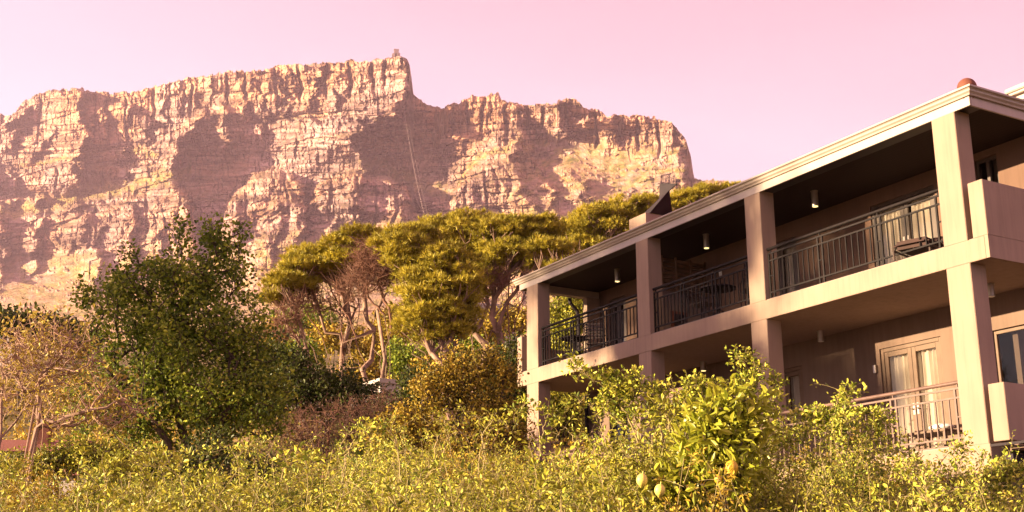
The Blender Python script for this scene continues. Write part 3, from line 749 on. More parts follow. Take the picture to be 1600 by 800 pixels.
# ---- railings
def bay_rail(s0, s1, zf, nb, mat):
    """s1 > s0; zf = floor level; handrail, two upper rails, bottom rails, paired posts, balusters"""
    x = .10; L = s1 - s0
    zt = zf + .955
    g = G()
    rl = empty('balcony_railing', (0, 0, 0), 0, bld)
    G().box(x - .012, x + .012, s0 + .02, s1 - .02, zf + .855, zf + .885).box(x - .012, x + .012, s0 + .02, s1 - .02, zf + .720, zf + .748) \
       .box(x - .012, x + .012, s0 + .02, s1 - .02, zf + .130, zf + .158).box(x - .014, x + .014, s0 + .02, s1 - .02, zf + .02, zf + .045).build('rail', mat, rl)
    G().cyl((x, s0 + .015, zt), (x, s1 - .015, zt), .030, 14).build('handrail', mat, rl)
    cs = [s0 + .09] + [s0 + L * k / 3 for k in (1, 2)] + [s1 - .09]
    if L < 3.3: cs = [s0 + .09, s0 + L * .36, s0 + L * .68, s1 - .09]
    gaps = []
    for c in cs:
        g = G()
        for e in (-.052, .052): g.box(x - .0135, x + .0135, c + e - .016, c + e + .016, zf + .016, zf + .861)
        g.box(x - .01, x + .01, c - .039, c + .039, zf + .44, zf + .46); g.box(x - .01, x + .01, c - .01, c + .01, zf + .882, zt - .015)
        g.box(x - .04, x + .04, c - .09, c + .09, zf + .016, zf + .022)
        g.build('post', mat, rl)
    me = G().box(-.009, .009, -.009, .009, zf + .155, zf + .726).mesh('baluster')
    for a, b in zip(cs[:-1], cs[1:]):
        a += .052; b -= .052; k = nb
        for i in range(1, k + 1):
            link('baluster', me, mat, rl, (x, a + (b - a) * i / (k + 1), 0))
    return rl
railm_lit = plain('sunlit_bronze_rail', (.13, .075, .06), .45, .2, 8, .1, 80)  # lighter copy of the rail colour: sunlight on the lower bays painted in
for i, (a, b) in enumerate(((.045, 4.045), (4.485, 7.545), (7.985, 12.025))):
    bay_rail(a, b, 4.90, 8 if i != 1 else 6, railm_shade); bay_rail(a, b, 1.90, 8 if i != 1 else 6, railm_lit)

# ---- lamps under the ceilings
def downlight(d, s, ztop, L, lit, label, grp, name='ceiling_light'):
    p = BO + Matrix.Rotation(BRZ, 4, 'Z') @ Vector((d, s, ztop))
    e = empty(name, (p.x, p.y, ztop), BRZ)
    tag(e, label, 'lamp', grp)
    G().cyl((0, 0, -.001), (0, 0, -L), .062, 20, caps=True).cyl((0, 0, -.0005), (0, 0, -.012), .07, 20).build('housing', steel, e, True)
    G().cyl((0, 0, -L - .001), (0, 0, -L - .006), .052, 20).build('lens', lens_on if lit else whitep, e)
    if lit:
        li = bpy.data.lights.new('lamp_light', 'SPOT'); li.energy = 9 if ztop > 6 else 3; li.color = (1, .68, .33); li.spot_size = R(120); li.spot_blend = .8; li.shadow_soft_size = .04
        lo = bpy.data.objects.new('lamp_light', li); COL.objects.link(lo); lo.parent = e; lo.location = (0, 0, -L - .02)
    return e
gu = 'lit cylinder lamps under the dark upper ceiling'; gl = 'cylinder lamps under the lower balcony ceiling'
downlight(1.05, 3.72, 7.05, .30, True, 'glowing cylinder lamp under the dark ceiling of the upper balcony nearest the corner', gu)
downlight(1.10, 6.98, 7.05, .30, True, 'glowing cylinder lamp above the bistro table of the upper middle balcony', gu)
downlight(1.10, 10.26, 7.05, .30, True, 'glowing cylinder lamp in the far upper balcony beside the trees', gu)
downlight(1.60, 4.37, 4.56, .20, False, 'unlit steel cylinder lamp on the lower ceiling left of the curtained french door', gl)
downlight(1.70, 8.0, 4.56, .20, True, 'faintly lit cylinder lamp on the lower ceiling between the second and third pillars', gl)
downlight(1.57, 11.5, 4.56, .20, False, 'unlit cylinder lamp under the far end of the lower ceiling behind the long shoot', gl)
downlight(1.35, .34, 4.56, .20, False, 'steel cylinder lamp under the slab just right of the near pillar', gl)

# ---- furniture
def P(d, s, z):
    p = BO + Matrix.Rotation(BRZ, 4, 'Z') @ Vector((d, s, 0)); return (p.x, p.y, z)
def bistro_table(d, s, z, label, rz=0):
    e = empty('bistro_table', P(d, s, z), rz); tag(e, label, 'table', 'round balcony tables')
    G().cyl((0, 0, .70), (0, 0, .725), .36, 32).cyl((0, 0, .685), (0, 0, .70), .30, 32).build('tabletop', darkmetal, e, True)
    g = G().cyl((0, 0, .03), (0, 0, .685), .025, 10)
    g.build('pedestal', darkmetal, e)
    for k in range(3):
        a = k * 2.094; G().tube([(0, 0, .30), (math.cos(a) * .2, math.sin(a) * .2, .16), (math.cos(a) * .30, math.sin(a) * .30, .012)], .013, 8).build('leg', darkmetal, e)
    return e
def slat_chair(d, s, z, rz, label):
    e = empty('garden_chair', P(d, s, z), rz); tag(e, label, 'chair', 'slatted balcony chairs')
    g = G()
    for k in range(7): g.box(-.21, .21, -.2 + k * .062, -.2 + k * .062 + .045, .435, .452)
    g.build('seat', frame_dk, e)
    g = G()
    for k in range(6): g.box(-.2, .2, .225 + k * .012, .24 + k * .012, .54 + k * .062, .585 + k * .062)
    g.build('backrest', frame_dk, e)
    for sx in (-1, 1):
        G().tube([(sx * .22, -.2, .01), (sx * .22, -.19, .43), (sx * .22, -.2, .64), (sx * .22, .2, .64)], .012, 8).build('armrest', darkmetal, e)
        G().tube([(sx * .215, .26, .01), (sx * .215, .2, .44), (sx * .215, .31, .92)], .012, 8).build('leg', darkmetal, e)
    return e
bistro_table(.85, 11.72, 4.915, 'round dark bistro table on the far upper balcony by the trees')
slat_chair(.95, 10.95, 4.915, BRZ + 2.3, 'slatted chair right of the table on the far upper balcony')
bistro_table(.62, 6.10, 4.915, 'round dark bistro table on the upper middle balcony')
slat_chair(.52, 5.72 + .75, 4.915, BRZ + .2, 'slatted chair at the round table on the upper middle balcony')
slat_chair(.62, 5.05, 4.915, BRZ + 2.6, 'chair with light frame tucked behind the third pillar on the upper middle balcony')
# cushioned lounge chair on the near upper balcony
e = empty('lounge_chair', P(.55, .85, 4.915), BRZ - 1.3); tag(e, 'low dark cushioned lounge chair behind the railing of the near upper balcony', 'chair')
cushion = plain('plum_cushion', (.05, .026, .022), .9, .2, 5, .3, 60)
g = G().box(-.30, .30, -.55, .30, .16, .30, .06); g.build('seat_cushion', cushion, e, True)
g = G().box(-.30, .30, .0, .12, .0, .55, .055); o = g.build('back_cushion', cushion, e, True); o.location = (0, .30, .2); o.rotation_euler = (-.7, 0, 0)
g = G()
for sx in (-1, 1): g.tube([(sx * .3, -.5, .0), (sx * .3, -.5, .16), (sx * .3, .35, .16), (sx * .3, .5, .0)], .018, 8)
g.build('frame', frame_dk, e)
# low table with folded towel and bowl, lower near balcony
e = empty('low_table', P(.62, 1.05, 1.915), BRZ); tag(e, 'low wooden table behind the lower balcony railing, right of the french door', 'table')
G().box(-.28, .28, -.42, .42, .30, .335, .006).build('tabletop', frame_lt, e)
for sx in (-1, 1):
    for sy in (-1, 1): G().box(sx * .24 - .02, sx * .24 + .02, sy * .37 - .02, sy * .37 + .02, 0, .299).build('leg', frame_lt, e)
g = G().ball((0, 0, 0), .14, 20, 10, (1.2, 1.5, .42)); o = g.build('cushion', whitep, None, True); o.location = P(.6, .92, 1.915 + .395); o.rotation_euler = (0, 0, BRZ)
tag(o, 'white round cushion on the low table behind the lower railing', 'cushion')
# ------------------------------------------------------------------ vegetation tools
def unit(v): return v / np.maximum(np.linalg.norm(v, axis=-1, keepdims=True), 1e-9)
def rdir(n): return unit(rng.normal(size=(n, 3)))
def leaves(c, dr, nm, L, Wd, shape='diamond'):
    """leaf blades: base c, direction dr, normal nm, length L, width Wd -> verts, quads"""
    dr = unit(dr); sd = unit(np.cross(dr, nm)); up = np.cross(sd, dr)
    L = np.broadcast_to(np.asarray(L, float).reshape(-1, 1), (len(c), 1)); Wd = np.broadcast_to(np.asarray(Wd, float).reshape(-1, 1), (len(c), 1))
    n = len(c)
    if shape == 'needle':
        V = np.stack([c - sd * Wd * .5, c + sd * Wd * .5, c + dr * L], 1); F = np.arange(n * 3).reshape(n, 3); return V.reshape(-1, 3), F, 3
    if shape == 'diamond':
        V = np.stack([c, c + dr * L * .45 + sd * Wd * .5 + up * Wd * .18, c + dr * L, c + dr * L * .45 - sd * Wd * .5 + up * Wd * .18], 1)
        b = np.arange(n)[:, None] * 4
        F = np.concatenate([b + np.array([0, 1, 2]), b + np.array([0, 2, 3])]); return V.reshape(-1, 3), F, 4
    V = np.stack([c, c + dr * L * .28 + sd * Wd * .42 + up * Wd * .16, c + dr * L * .68 + sd * Wd * .40 + up * Wd * .10, c + dr * L - up * L * .12,
                  c + dr * L * .68 - sd * Wd * .40 + up * Wd * .10, c + dr * L * .28 - sd * Wd * .42 + up * Wd * .16], 1)
    b = np.arange(n)[:, None] * 6
    F = np.concatenate([b + np.array([0, 1, 2, 3]), b + np.array([0, 3, 4, 5])]); return V.reshape(-1, 3), F, 6
def leaf_obj(name, packs, mat, parent):
    """packs: list of (V, F, k, tint)"""
    Vs, Fs, Ts = [], {}, []; off = 0
    for V, F, k, t in packs:
        Fs.setdefault(F.shape[1], []).append(F + off); off += len(V); Vs.append(V); Ts.append(np.repeat(t, k))
    V = np.concatenate(Vs)
    if parent is not None: V = V - np.array(parent.location)
    me = np_mesh(name, V, [np.concatenate(f) for f in Fs.values()], np.clip(np.concatenate(Ts), 0, 1))
    return link(name, me, mat, parent)
def tube_mesh(paths, name, mat, parent, sides=6):
    """paths: list of (pts, radii); one mesh"""
    Vs, Fs = [], []; off = 0
    for pts, rad in paths:
        pts = np.asarray(pts, float); rad = np.asarray(rad, float)
        n = len(pts)
        if n < 2: continue
        k = sides if rad.max() > .02 else (4 if rad.max() > .007 else 3)
        t = np.gradient(pts, axis=0); t = unit(t)
        ref = np.array([.31, .95, .05]) if abs(t[0, 1]) < .8 else np.array([1, .1, .1])
        a = unit(np.cross(t, ref)); b = np.cross(t, a)
        th = np.arange(k) * 2 * math.pi / k
        ring = pts[:, None] + rad[:, None, None] * (a[:, None] * np.cos(th)[None, :, None] + b[:, None] * np.sin(th)[None, :, None])
        Vs.append(ring.reshape(-1, 3))
        i, j = np.meshgrid(np.arange(n - 1), np.arange(k), indexing='ij'); i = i.ravel(); j = j.ravel(); j2 = (j + 1) % k
        Fs.append(np.stack([i * k + j, i * k + j2, (i + 1) * k + j2, (i + 1) * k + j], -1) + off); off += n * k
    V = np.concatenate(Vs) - (np.array(parent.location) if parent is not None else 0)
    return link(name, np_mesh(name, V, np.concatenate(Fs), smooth=True), mat, parent)
def smoothpath(pts, n=14, jit=0.0):
    pts = np.asarray(pts, float); m = len(pts)
    t = np.linspace(0, m - 1, n); i = np.clip(t.astype(int), 0, m - 2); f = (t - i)[:, None]
    p0 = pts[np.clip(i - 1, 0, m - 1)]; p1 = pts[i]; p2 = pts[i + 1]; p3 = pts[np.clip(i + 2, 0, m - 1)]
    q = .5 * ((2 * p1) + (-p0 + p2) * f + (2 * p0 - 5 * p1 + 4 * p2 - p3) * f ** 2 + (-p0 + 3 * p1 - 3 * p2 + p3) * f ** 3)
    if jit: q[1:-1] += rng.normal(size=(n - 2, 3)) * jit
    return q
def grow(stems, targets, tip=.01, seglen=.4, droop=.0, expo=.42, jit=.06, pathw=.35):
    """stems: list of point arrays; every target is joined to the nearest limb -> list of (pts, radii)"""
    pos = []; par = []; plen = []; chains = []
    for s in stems:
        ids = []
        for k, p in enumerate(s):
            if k == 0: par.append(-1); plen.append(0)
            else: par.append(len(pos) - 1); plen.append(plen[-1] + np.linalg.norm(p - pos[-1]))
            pos.append(np.asarray(p, float)); ids.append(len(pos) - 1)
        chains.append(ids)
    T = np.asarray(targets); base = pos[0]
    order = np.argsort(np.min(np.linalg.norm(T[:, None] - np.array(pos)[None], axis=2), axis=1))
    w = np.zeros(len(pos)).tolist(); tips = []
    for ti in order:
        t = T[ti]; A = np.array(pos); d = np.linalg.norm(A - t, axis=1)
        cost = d + pathw * np.array(plen) * .5 + np.maximum(0, A[:, 2] - t[2]) * .7
        j = int(np.argmin(cost)); dist = d[j]; n = max(2, int(dist / seglen) + 1)
        a = A[j]; out = t - a; mid = a + out * .5 + np.array([0, 0, 1]) * dist * .12
        ids = [j]; q = j
        for k in range(1, n + 1):
            f = k / n; p = (1 - f) ** 2 * a + 2 * f * (1 - f) * mid + f * f * t + (rng.normal(size=3) * jit * dist * .35 if k < n else 0)
            pos.append(p); par.append(q); plen.append(plen[q] + dist / n); w.append(0); q = len(pos) - 1; ids.append(q)
        chains.append(ids); tips.append(q)
    w = np.zeros(len(pos))
    for q in tips: w[q] += 1
    for q in range(len(pos) - 1, -1, -1):
        if par[q] >= 0: w[par[q]] += w[q]
    w = np.maximum(w, .6); rad = tip * w ** expo; P_ = np.array(pos)
    out = []
    for ids in chains:
        r = rad[ids].copy()
        if len(ids) > 1 and par[ids[1]] == ids[0] and ids is not None: r[0] = min(r[0], r[1] * 1.25)
        out.append((P_[ids], r))
    return out
def ell(px, py, Y, rx, ry, n, rd=None, shell=0.0, up=False):
    """n random points in an ellipsoid seen at photo pixel (px, py) and ground distance Y; rx, ry in photo pixels"""
    c = at(px, py, Y); k = Y / FPX * 1.03; rd = rx if rd is None else rd
    q = rdir(n) * (rng.random((n, 1)) ** (1 / 3 if shell == 0 else shell))
    if up: q[:, 2] = np.abs(q[:, 2]) * .9 - .15
    return c + q * np.array([rx * k, rd * k, ry * k])
def twigs(tips, n, L, rad, up=.3, spread=1.0, curl=.3):
    out = []
    for t in tips:
        for _ in range(n):
            d = unit(rng.normal(size=3) * spread + np.array([0, 0, up])); l = L * rng.uniform(.5, 1.2)
            b = unit(d + rng.normal(size=3) * curl)
            out.append((np.array([t, t + d * l * .5, t + d * l * .5 + b * l * .5]), np.array([rad, rad * .7, rad * .35])))
    return out

bark_pine = plain('pine_bark', (.25, .155, .115), .9, .35, 2.5, .8, 14)
bark_dark = plain('dark_bark', (.085, .055, .04), .9, .3, 5, .6, 25)
bark_pale = plain('pale_twig_bark', (.36, .22, .155), .85, .25, 6, .4, 40)
bark_dead = plain('dead_red_brown_twigs', (.19, .09, .06), .9, .25, 5)
shoot_green = plain('tan_shoot', (.30, .23, .10), .6, .2, 8)
L_pine = leafmat('pine_needles', [(.09, .085, .010), (.33, .275, .026), (.62, .50, .055)], .2)
L_dark = leafmat('dark_green_leaves', [(.028, .042, .008), (.06, .078, .012), (.12, .125, .022)], .25, .45)
L_gold = leafmat('golden_green_leaves', [(.06, .055, .01), (.30, .215, .022), (.60, .41, .05)], .10)
L_hedge = leafmat('yellow_green_leaves', [(.025, .045, .008), (.22, .26, .025), (.72, .66, .10)], .08)
L_lime = leafmat('bright_citrus_leaves', [(.13, .16, .014), (.30, .32, .025), (.46, .44, .05)], .3, .35, .4)
L_tree = leafmat('mid_green_tree_leaves', [(.04, .07, .009), (.17, .23, .02), (.46, .49, .05)], .2, .5)
L_thick = leafmat('purplish_thicket_leaves', [(.035, .02, .018), (.08, .042, .035), (.13, .08, .04)], .2)
L_tan = leafmat('young_tan_leaves', [(.22, .17, .03), (.40, .30, .05), (.52, .40, .09)], .3)
L_green = leafmat('fresh_green_leaves', [(.06, .08, .01), (.26, .26, .028), (.48, .43, .05)], .15)

def foliage_pack(tg, per, rad, L, Wd, shape='leaf', outward=.5, up=.35, tint=(.15, .85), flat=1.0):
    """leaves in a loose ball round every target point"""
    n = len(tg) * per
    c0 = np.repeat(tg, per, 0); q = rdir(n) * (rng.random((n, 1)) ** .45); q[:, 2] *= flat
    c = c0 + q * rad * rng.uniform(.7, 1.25, (len(tg), 1)).repeat(per, 0)
    d = unit(q * outward + rng.normal(size=(n, 3)) * .6 + np.array([0, 0, -.05])); nm = unit(rng.normal(size=(n, 3)) * .7 + np.array([0, 0, up]) + q * .4)
    ct = np.repeat(rng.normal(0, .16, len(tg)), per)
    t = np.clip(rng.uniform(tint[0], tint[1], n) + ct, 0, 1)
    s = rng.uniform(.65, 1.25, n)
    V, F, k = leaves(c, d, nm, L * s, Wd * s, shape)
    return V, F, k, t

def broad_tree(name, label, cat, base, stems, tg, per, rad, L, Wd, leafm, bark, group=None, tip=.008, shape='leaf', tw=0, twl=.3, **kw):
    e = empty(name, tuple(base)); tag(e, label, cat, group)
    paths = grow(stems, tg, tip=tip, **kw)
    if tw: paths += twigs(tg, tw, twl, tip * .6)
    tube_mesh(paths, 'branches' if len(stems) > 1 and tip < .006 else 'trunk', bark, e)
    if per: leaf_obj('crown', [foliage_pack(tg, per, rad, L, Wd, shape)], leafm, e)
    return e
# ------------------------------------------------------------------ pines on the slope behind
def needle_pack(tg, per, rad, L=.22, Wd=.032, blades=9):
    n = len(tg) * per
    c0 = np.repeat(tg, per, 0); q = rdir(n); q[:, 2] = np.where(q[:, 2] < -.1, -q[:, 2] * .7, q[:, 2])
    q = unit(q); rr = np.repeat(rad * rng.uniform(.6, 1.2, len(tg)), per)[:, None] * (rng.random((n, 1)) ** .35)
    lump = 1 + .25 * np.sin(c0 * 9 + q * 5).sum(1, keepdims=True) / 3
    c = c0 + q * rr * lump * np.array([1.15, 1.15, .62])
    cc = np.repeat(c, blades, 0); qq = np.repeat(q, blades, 0); m = len(cc)
    d = unit(qq * .6 + np.array([0, 0, .55]) + rng.normal(size=(m, 3)) * .55)
    t = np.repeat(rng.uniform(.1, .95, n) * .7 + np.repeat(rng.uniform(0, .35, len(tg)), per), blades)
    V, F, k = leaves(cc, d, rdir(m), L * rng.uniform(.7, 1.2, m), Wd, 'needle')
    return V, F, k, t
def pine(label, Y, trunks, crowns, dead=(), full=False, clump=.43, per=30, name='pine_tree', r0=.045, sc=1.0):
    """trunks: pixel polylines (first point = foot); crowns: (px, py, rx, ry, n[, dY])"""
    fx = at(trunks[0][0][0], trunks[0][0][1], Y); base = np.array([fx[0], fx[1], gz(fx[0], fx[1]) - .15])
    e = empty(name, tuple(base)); tag(e, label, 'pine tree', 'umbrella pines behind the building')
    st = []
    for tr in trunks:
        pts = [at(a, b, Y + (c[0] if c else 0)) for a, b, *c in tr]
        foot = pts[0].copy(); foot[2] = min(gz(foot[0], foot[1]), foot[2]) - .2
        st.append(smoothpath([foot] + pts, 16, .035))
    tg = np.concatenate([ell(c[0], c[1], Y + (c[5] if len(c) > 5 else 0), c[2], c[3], c[4], rd=c[2] * 1.0, shell=.33, up=not full) for c in [(q[0], q[1] + q[3] * .12, q[2] * 1.15, q[3] * (1.3 if full else 1.15), int(q[4] * 1.7), *q[5:]) for q in crowns]])
    paths = grow(st, tg, tip=r0 * .40, seglen=.55, jit=.20, expo=.36, pathw=2.4)
    tube_mesh(paths, 'trunk', bark_pine, e, 8)
    leaf_obj('crown', [needle_pack(tg, per, clump * sc, .23 * sc, .034 * sc)], L_pine, e)
    if dead:
        dt = np.concatenate([ell(a, b, Y - .5, rx, ry, n, rd=rx * .7) for a, b, rx, ry, n in dead])
        dp = grow([s[8:] for s in st], dt, tip=.009, seglen=.4, jit=.25, expo=.38, pathw=.2) + twigs(dt, 7, .75, .010, .5)
        tube_mesh(dp, 'dead_branches', bark_dead, e, 4)
    return e
pine('umbrella pine leaning left at the left edge of the pine grove', 50, [[(512, 622), (484, 560), (455, 515), (438, 492)], [(516, 610), (500, 575), (520, 600)][:2]],
     [(452, 448, 36, 26, 34), (480, 420, 34, 22, 26), (430, 470, 18, 14, 8)], dead=[(440, 505, 26, 30, 40), (470, 480, 30, 18, 26)])
pine('umbrella pine with a long bare trunk forking under the left half of the grove', 51, [[(528, 615), (507, 540), (478, 488), (468, 470)], [(540, 640), (539, 570), (534, 510), (548, 450)]],
     [(505, 420, 60, 34, 50), (505, 405, 50, 24, 46), (520, 430, 40, 20, 22), (470, 430, 30, 20, 16)], dead=[(500, 468, 40, 22, 40)])
pine('umbrella pine with a pale straight trunk leaning left in the middle of the grove', 49, [[(577, 600), (560, 545), (548, 500), (530, 478)], [(572, 590), (556, 560)]],
     [(560, 405, 40, 30, 26), (560, 388, 50, 22, 44), (540, 412, 36, 16, 20), (600, 378, 30, 16, 20)], dead=[(545, 450, 30, 24, 26)])
pine('half dead pine with red-brown bare branches in its crown', 47, [[(602, 605), (606, 545), (612, 500), (602, 470), (588, 440)], [(596, 610), (594, 560), (584, 545)], [(607, 520), (590, 480), (560, 455)]],
     [(640, 372, 40, 18, 24), (570, 372, 30, 12, 10)], dead=[(598, 408, 44, 36, 130), (575, 430, 40, 30, 70), (630, 420, 25, 30, 40)])
pine('pine with a full round low crown hanging in front of the grove', 44, [[(676, 600), (668, 560), (640, 530), (612, 505)][:3], [(690, 596), (690, 560), (684, 520), (690, 470)], [(712, 592), (690, 545), (672, 510)], [(706, 590), (696, 540), (686, 508)]],
     [(672, 440, 44, 34, 60), (662, 490, 36, 34, 44), (704, 478, 34, 36, 44), (640, 400, 26, 24, 22), (700, 415, 36, 26, 34), (720, 510, 20, 18, 10), (690, 455, 60, 56, 44), (622, 384, 34, 20, 22)], full=True, clump=.40)
pine('tall umbrella pine whose flat top crosses the middle of the grove', 54, [[(735, 610), (738, 540), (742, 470), (735, 420)]],
     [(700, 365, 48, 18, 44), (745, 358, 46, 18, 44), (665, 378, 36, 16, 30), (640, 380, 28, 14, 18), (760, 392, 34, 24, 28), (722, 396, 34, 20, 26), (720, 380, 70, 26, 50)], full=True)
pine('pine with pale twisting limbs right of the small white building behind the grove', 52, [[(794, 605), (797, 540), (793, 480), (796, 430)], [(770, 600), (790, 560), (810, 520), (822, 500), (828, 470)], [(796, 560), (806, 500), (822, 455)], [(760, 590), (778, 540), (790, 510)]],
     [(790, 364, 44, 18, 40), (832, 362, 40, 18, 36), (800, 395, 40, 22, 34), (838, 400, 30, 20, 24), (770, 405, 26, 20, 16), (850, 380, 24, 16, 14), (815, 388, 50, 24, 40), (760, 430, 24, 26, 20)], full=True, dead=[(775, 440, 30, 22, 30), (830, 440, 20, 18, 20)])
pine('pine with a dark trunk close behind the far end of the building', 47, [[(868, 640), (868, 560), (872, 500), (866, 450)]],
     [(862, 392, 26, 20, 16), (874, 425, 16, 14, 10)], dead=[(875, 480, 20, 40, 30)])
pine('bushy pine rising above the gutter left of the chimney', 60, [[(940, 520), (940, 440), (942, 380)]],
     [(945, 345, 56, 22, 60), (985, 328, 40, 16, 36), (905, 372, 38, 24, 40), (930, 395, 50, 24, 40), (880, 395, 20, 16, 12), (1015, 330, 26, 18, 20), (940, 370, 60, 40, 50)], full=True)
pine('pine crown peeping over the gutter right of the chimney', 64, [[(1090, 470), (1090, 380), (1088, 330)]],
     [(1075, 318, 40, 16, 36), (1110, 306, 36, 14, 30), (1040, 328, 26, 16, 20), (1145, 300, 24, 12, 14), (1120, 330, 60, 20, 30)])

# ------------------------------------------------------------------ the big dark tree, left
def trunk_from(px, py, Y, dx=0):
    p = at(px, py, Y); return np.array([p[0] + dx, p[1], gz(p[0], p[1]) - .1])
Y = 22
b = trunk_from(300, 730, Y)
cl = [(265, 585, 150, 120, 430), (270, 500, 140, 75, 260), (290, 440, 90, 45, 110), (345, 400, 40, 34, 30), (335, 372, 24, 24, 12), (288, 370, 10, 40, 10), (330, 350, 8, 20, 5), (372, 375, 12, 20, 6), (205, 400, 8, 22, 5), (240, 420, 30, 24, 14), (180, 455, 50, 32, 34), (130, 462, 22, 22, 8),
      (370, 640, 90, 60, 130), (180, 640, 90, 60, 120), (410, 600, 50, 60, 60), (375, 520, 50, 70, 50), (200, 430, 16, 26, 7), (380, 430, 26, 26, 10)]
tg = np.concatenate([ell(a, b2, Y, rx, ry, int(n * .85), rd=min(rx, 110), shell=.5) for a, b2, rx, ry, n in cl])
st = [smoothpath([b, at(290, 690, Y), at(270, 620, Y + .3), at(280, 540, Y), at(290, 450, Y)], 14, .02), smoothpath([b + [.1, 0, 0], at(330, 690, Y), at(355, 630, Y - .3), at(360, 560, Y)], 12, .02),
      smoothpath([b - [.1, .1, 0], at(265, 700, Y - .2), at(220, 640, Y - .4), at(180, 570, Y)], 12, .02)]
broad_tree('leafy_tree', 'big dark green leafy tree standing left of the pines', 'tree', b, st, tg, 27, .25, .078, .056, L_tree, bark_dark, tip=.0065, tw=2, twl=.28, jit=.2, seglen=.25)

# ------------------------------------------------------------------ pale twiggy trees, far left front
def twiggy(label, Y, foot, stems, cl, per, group='pale twiggy trees with young leaves'):
    b = trunk_from(foot[0], foot[1], Y)
    tg = np.concatenate([ell(a, b2, Y, rx, ry, n, rd=rx * .8) for a, b2, rx, ry, n in cl])
    st = [smoothpath([b] + [at(x, y, Y + dy) for x, y, dy in s], 12, .015) for s in stems]
    e = empty('twiggy_tree', tuple(b)); tag(e, label, 'tree', group)
    paths = grow(st, tg, tip=.0058, seglen=.16, jit=.34, expo=.30, pathw=.25)
    tw = twigs(tg[::1], 2, .34, .0050, .35, 1, .6)
    tube_mesh([p for p in paths if p[1].max() > .014], 'trunk', bark_pine, e); tube_mesh([p for p in paths if p[1].max() <= .014] + tw, 'twigs', bark_pale, e)
    ends = np.array([p[-1] for p, r in tw])
    leaf_obj('crown', [foliage_pack(ends, per, .06, .055, .03, tint=(.2, 1.0))], L_tan, e)
twiggy('pale twiggy tree with sparse tan leaves, trunk leaning in front of the dark tree', 14, (36, 752),
       [[(52, 690, 0), (60, 640, 0), (62, 590, 0), (90, 560, 0), (110, 530, 0)], [(54, 680, 0), (95, 655, -.2), (150, 640, -.3), (200, 620, -.2)], [(60, 640, 0), (30, 600, .2), (10, 560, .2)], [(62, 600, 0), (120, 580, -.3), (150, 560, -.2)]],
       [(120, 560, 45, 50, 46), (70, 560, 60, 60, 60), (20, 570, 40, 60, 40), (180, 640, 50, 34, 56), (120, 650, 60, 30, 40), (60, 520, 40, 25, 20), (150, 610, 30, 20, 14)], 3)
twiggy('second twiggy tree behind, its brownish crown filling the far left edge', 19, (-10, 740),
       [[(0, 680, 0), (5, 600, 0), (10, 540, 0)], [(0, 690, 0), (60, 620, 0), (80, 560, 0)]],
       [(15, 545, 70, 38, 60), (70, 560, 50, 45, 40), (20, 620, 60, 40, 40), (100, 540, 30, 20, 12)], 4)

# ------------------------------------------------------------------ bushes between
def bush(label, Y, foot, cl, per, rad, L, Wd, mat, bark=bark_dark, name='bush', tw=2, group=None, shape='leaf', tip=.006, sh=.45):
    b = trunk_from(foot[0], foot[1], Y)
    tg = np.concatenate([ell(a, b2, Y, rx, ry, n, rd=min(rx, 90), shell=sh) for a, b2, rx, ry, n in cl])
    st = [smoothpath([b + [dx * .1, 0, 0], b + (tg.mean(0) - b) * .5 + np.array([dx, 0, 0]) * .4, tg.mean(0) + np.array([dx, 0, 0])], 8, .02) for dx in (-.8, 0, .8)]
    e = empty(name, tuple(b)); tag(e, label, 'bush', group)
    tube_mesh(grow(st, tg, tip=tip, seglen=.3, jit=.25) + (twigs(tg, tw, .35, tip * .6) if tw else []), 'stems', bark, e, 5)
    if per: leaf_obj('foliage', [foliage_pack(tg, per, rad, L, Wd, shape)], mat, e)
    return e
bush('dark green bush at the feet of the left pines', 36, (500, 690), [(470, 610, 60, 40, 80), (530, 615, 50, 42, 70), (570, 640, 40, 40, 50), (440, 570, 40, 45, 50), (415, 600, 30, 60, 40)], 44, .42, .13, .08, L_dark)
bush('dark leafy bush right of the small white building', 34, (655, 700), [(650, 610, 32, 36, 50), (610, 650, 34, 36, 40), (565, 690, 40, 30, 36)], 40, .38, .12, .075, L_dark)
bush('purplish brown leafless thicket between the dark tree and the golden bush', 27, (500, 760), [(500, 675, 70, 45, 130), (560, 660, 50, 40, 80), (440, 690, 50, 40, 70), (600, 640, 36, 30, 40)], 9, .3, .06, .035, L_thick, bark_dead, tw=7, tip=.005)
bush('tall golden green bush left of the far pillar', 25, (720, 770), [(745, 585, 44, 34, 60), (770, 560, 20, 18, 12), (715, 560, 16, 22, 12), (690, 610, 44, 34, 80), (775, 640, 44, 50, 90), (640, 665, 46, 26, 70), (605, 690, 30, 20, 30), (800, 690, 34, 44, 50), (710, 690, 70, 30, 90), (700, 578, 20, 22, 20), (660, 600, 14, 16, 10), (790, 585, 18, 20, 16)], 30, .25, .075, .045, L_gold)
bush('dark bush tucked between golden bush and building', 29, (800, 720), [(800, 560, 26, 30, 36), (790, 600, 36, 34, 50), (815, 640, 24, 40, 30)], 40, .33, .1, .06, L_dark)
bush('bright green tree seen through the far end of the upper balcony', 38, (880, 700), [(885, 500, 34, 30, 70), (880, 555, 34, 30, 50), (900, 470, 20, 18, 24), (868, 620, 40, 40, 70), (890, 650, 36, 34, 50)], 44, .36, .13, .075, L_green, name='leafy_tree')
bush('dark row of foliage on the slope at the far left', 70, (40, 560), [(20, 508, 60, 10, 40), (80, 520, 50, 10, 30), (-40, 505, 50, 12, 30), (130, 530, 30, 12, 16)], 40, .9, .34, .2, L_dark, tip=.02)
bush('green bush under the twiggy tree at the lower left', 17, (90, 790), [(120, 715, 50, 20, 50), (170, 715, 50, 22, 50), (40, 730, 50, 14, 50), (-10, 735, 30, 16, 20)], 40, .2, .055, .035, L_green)
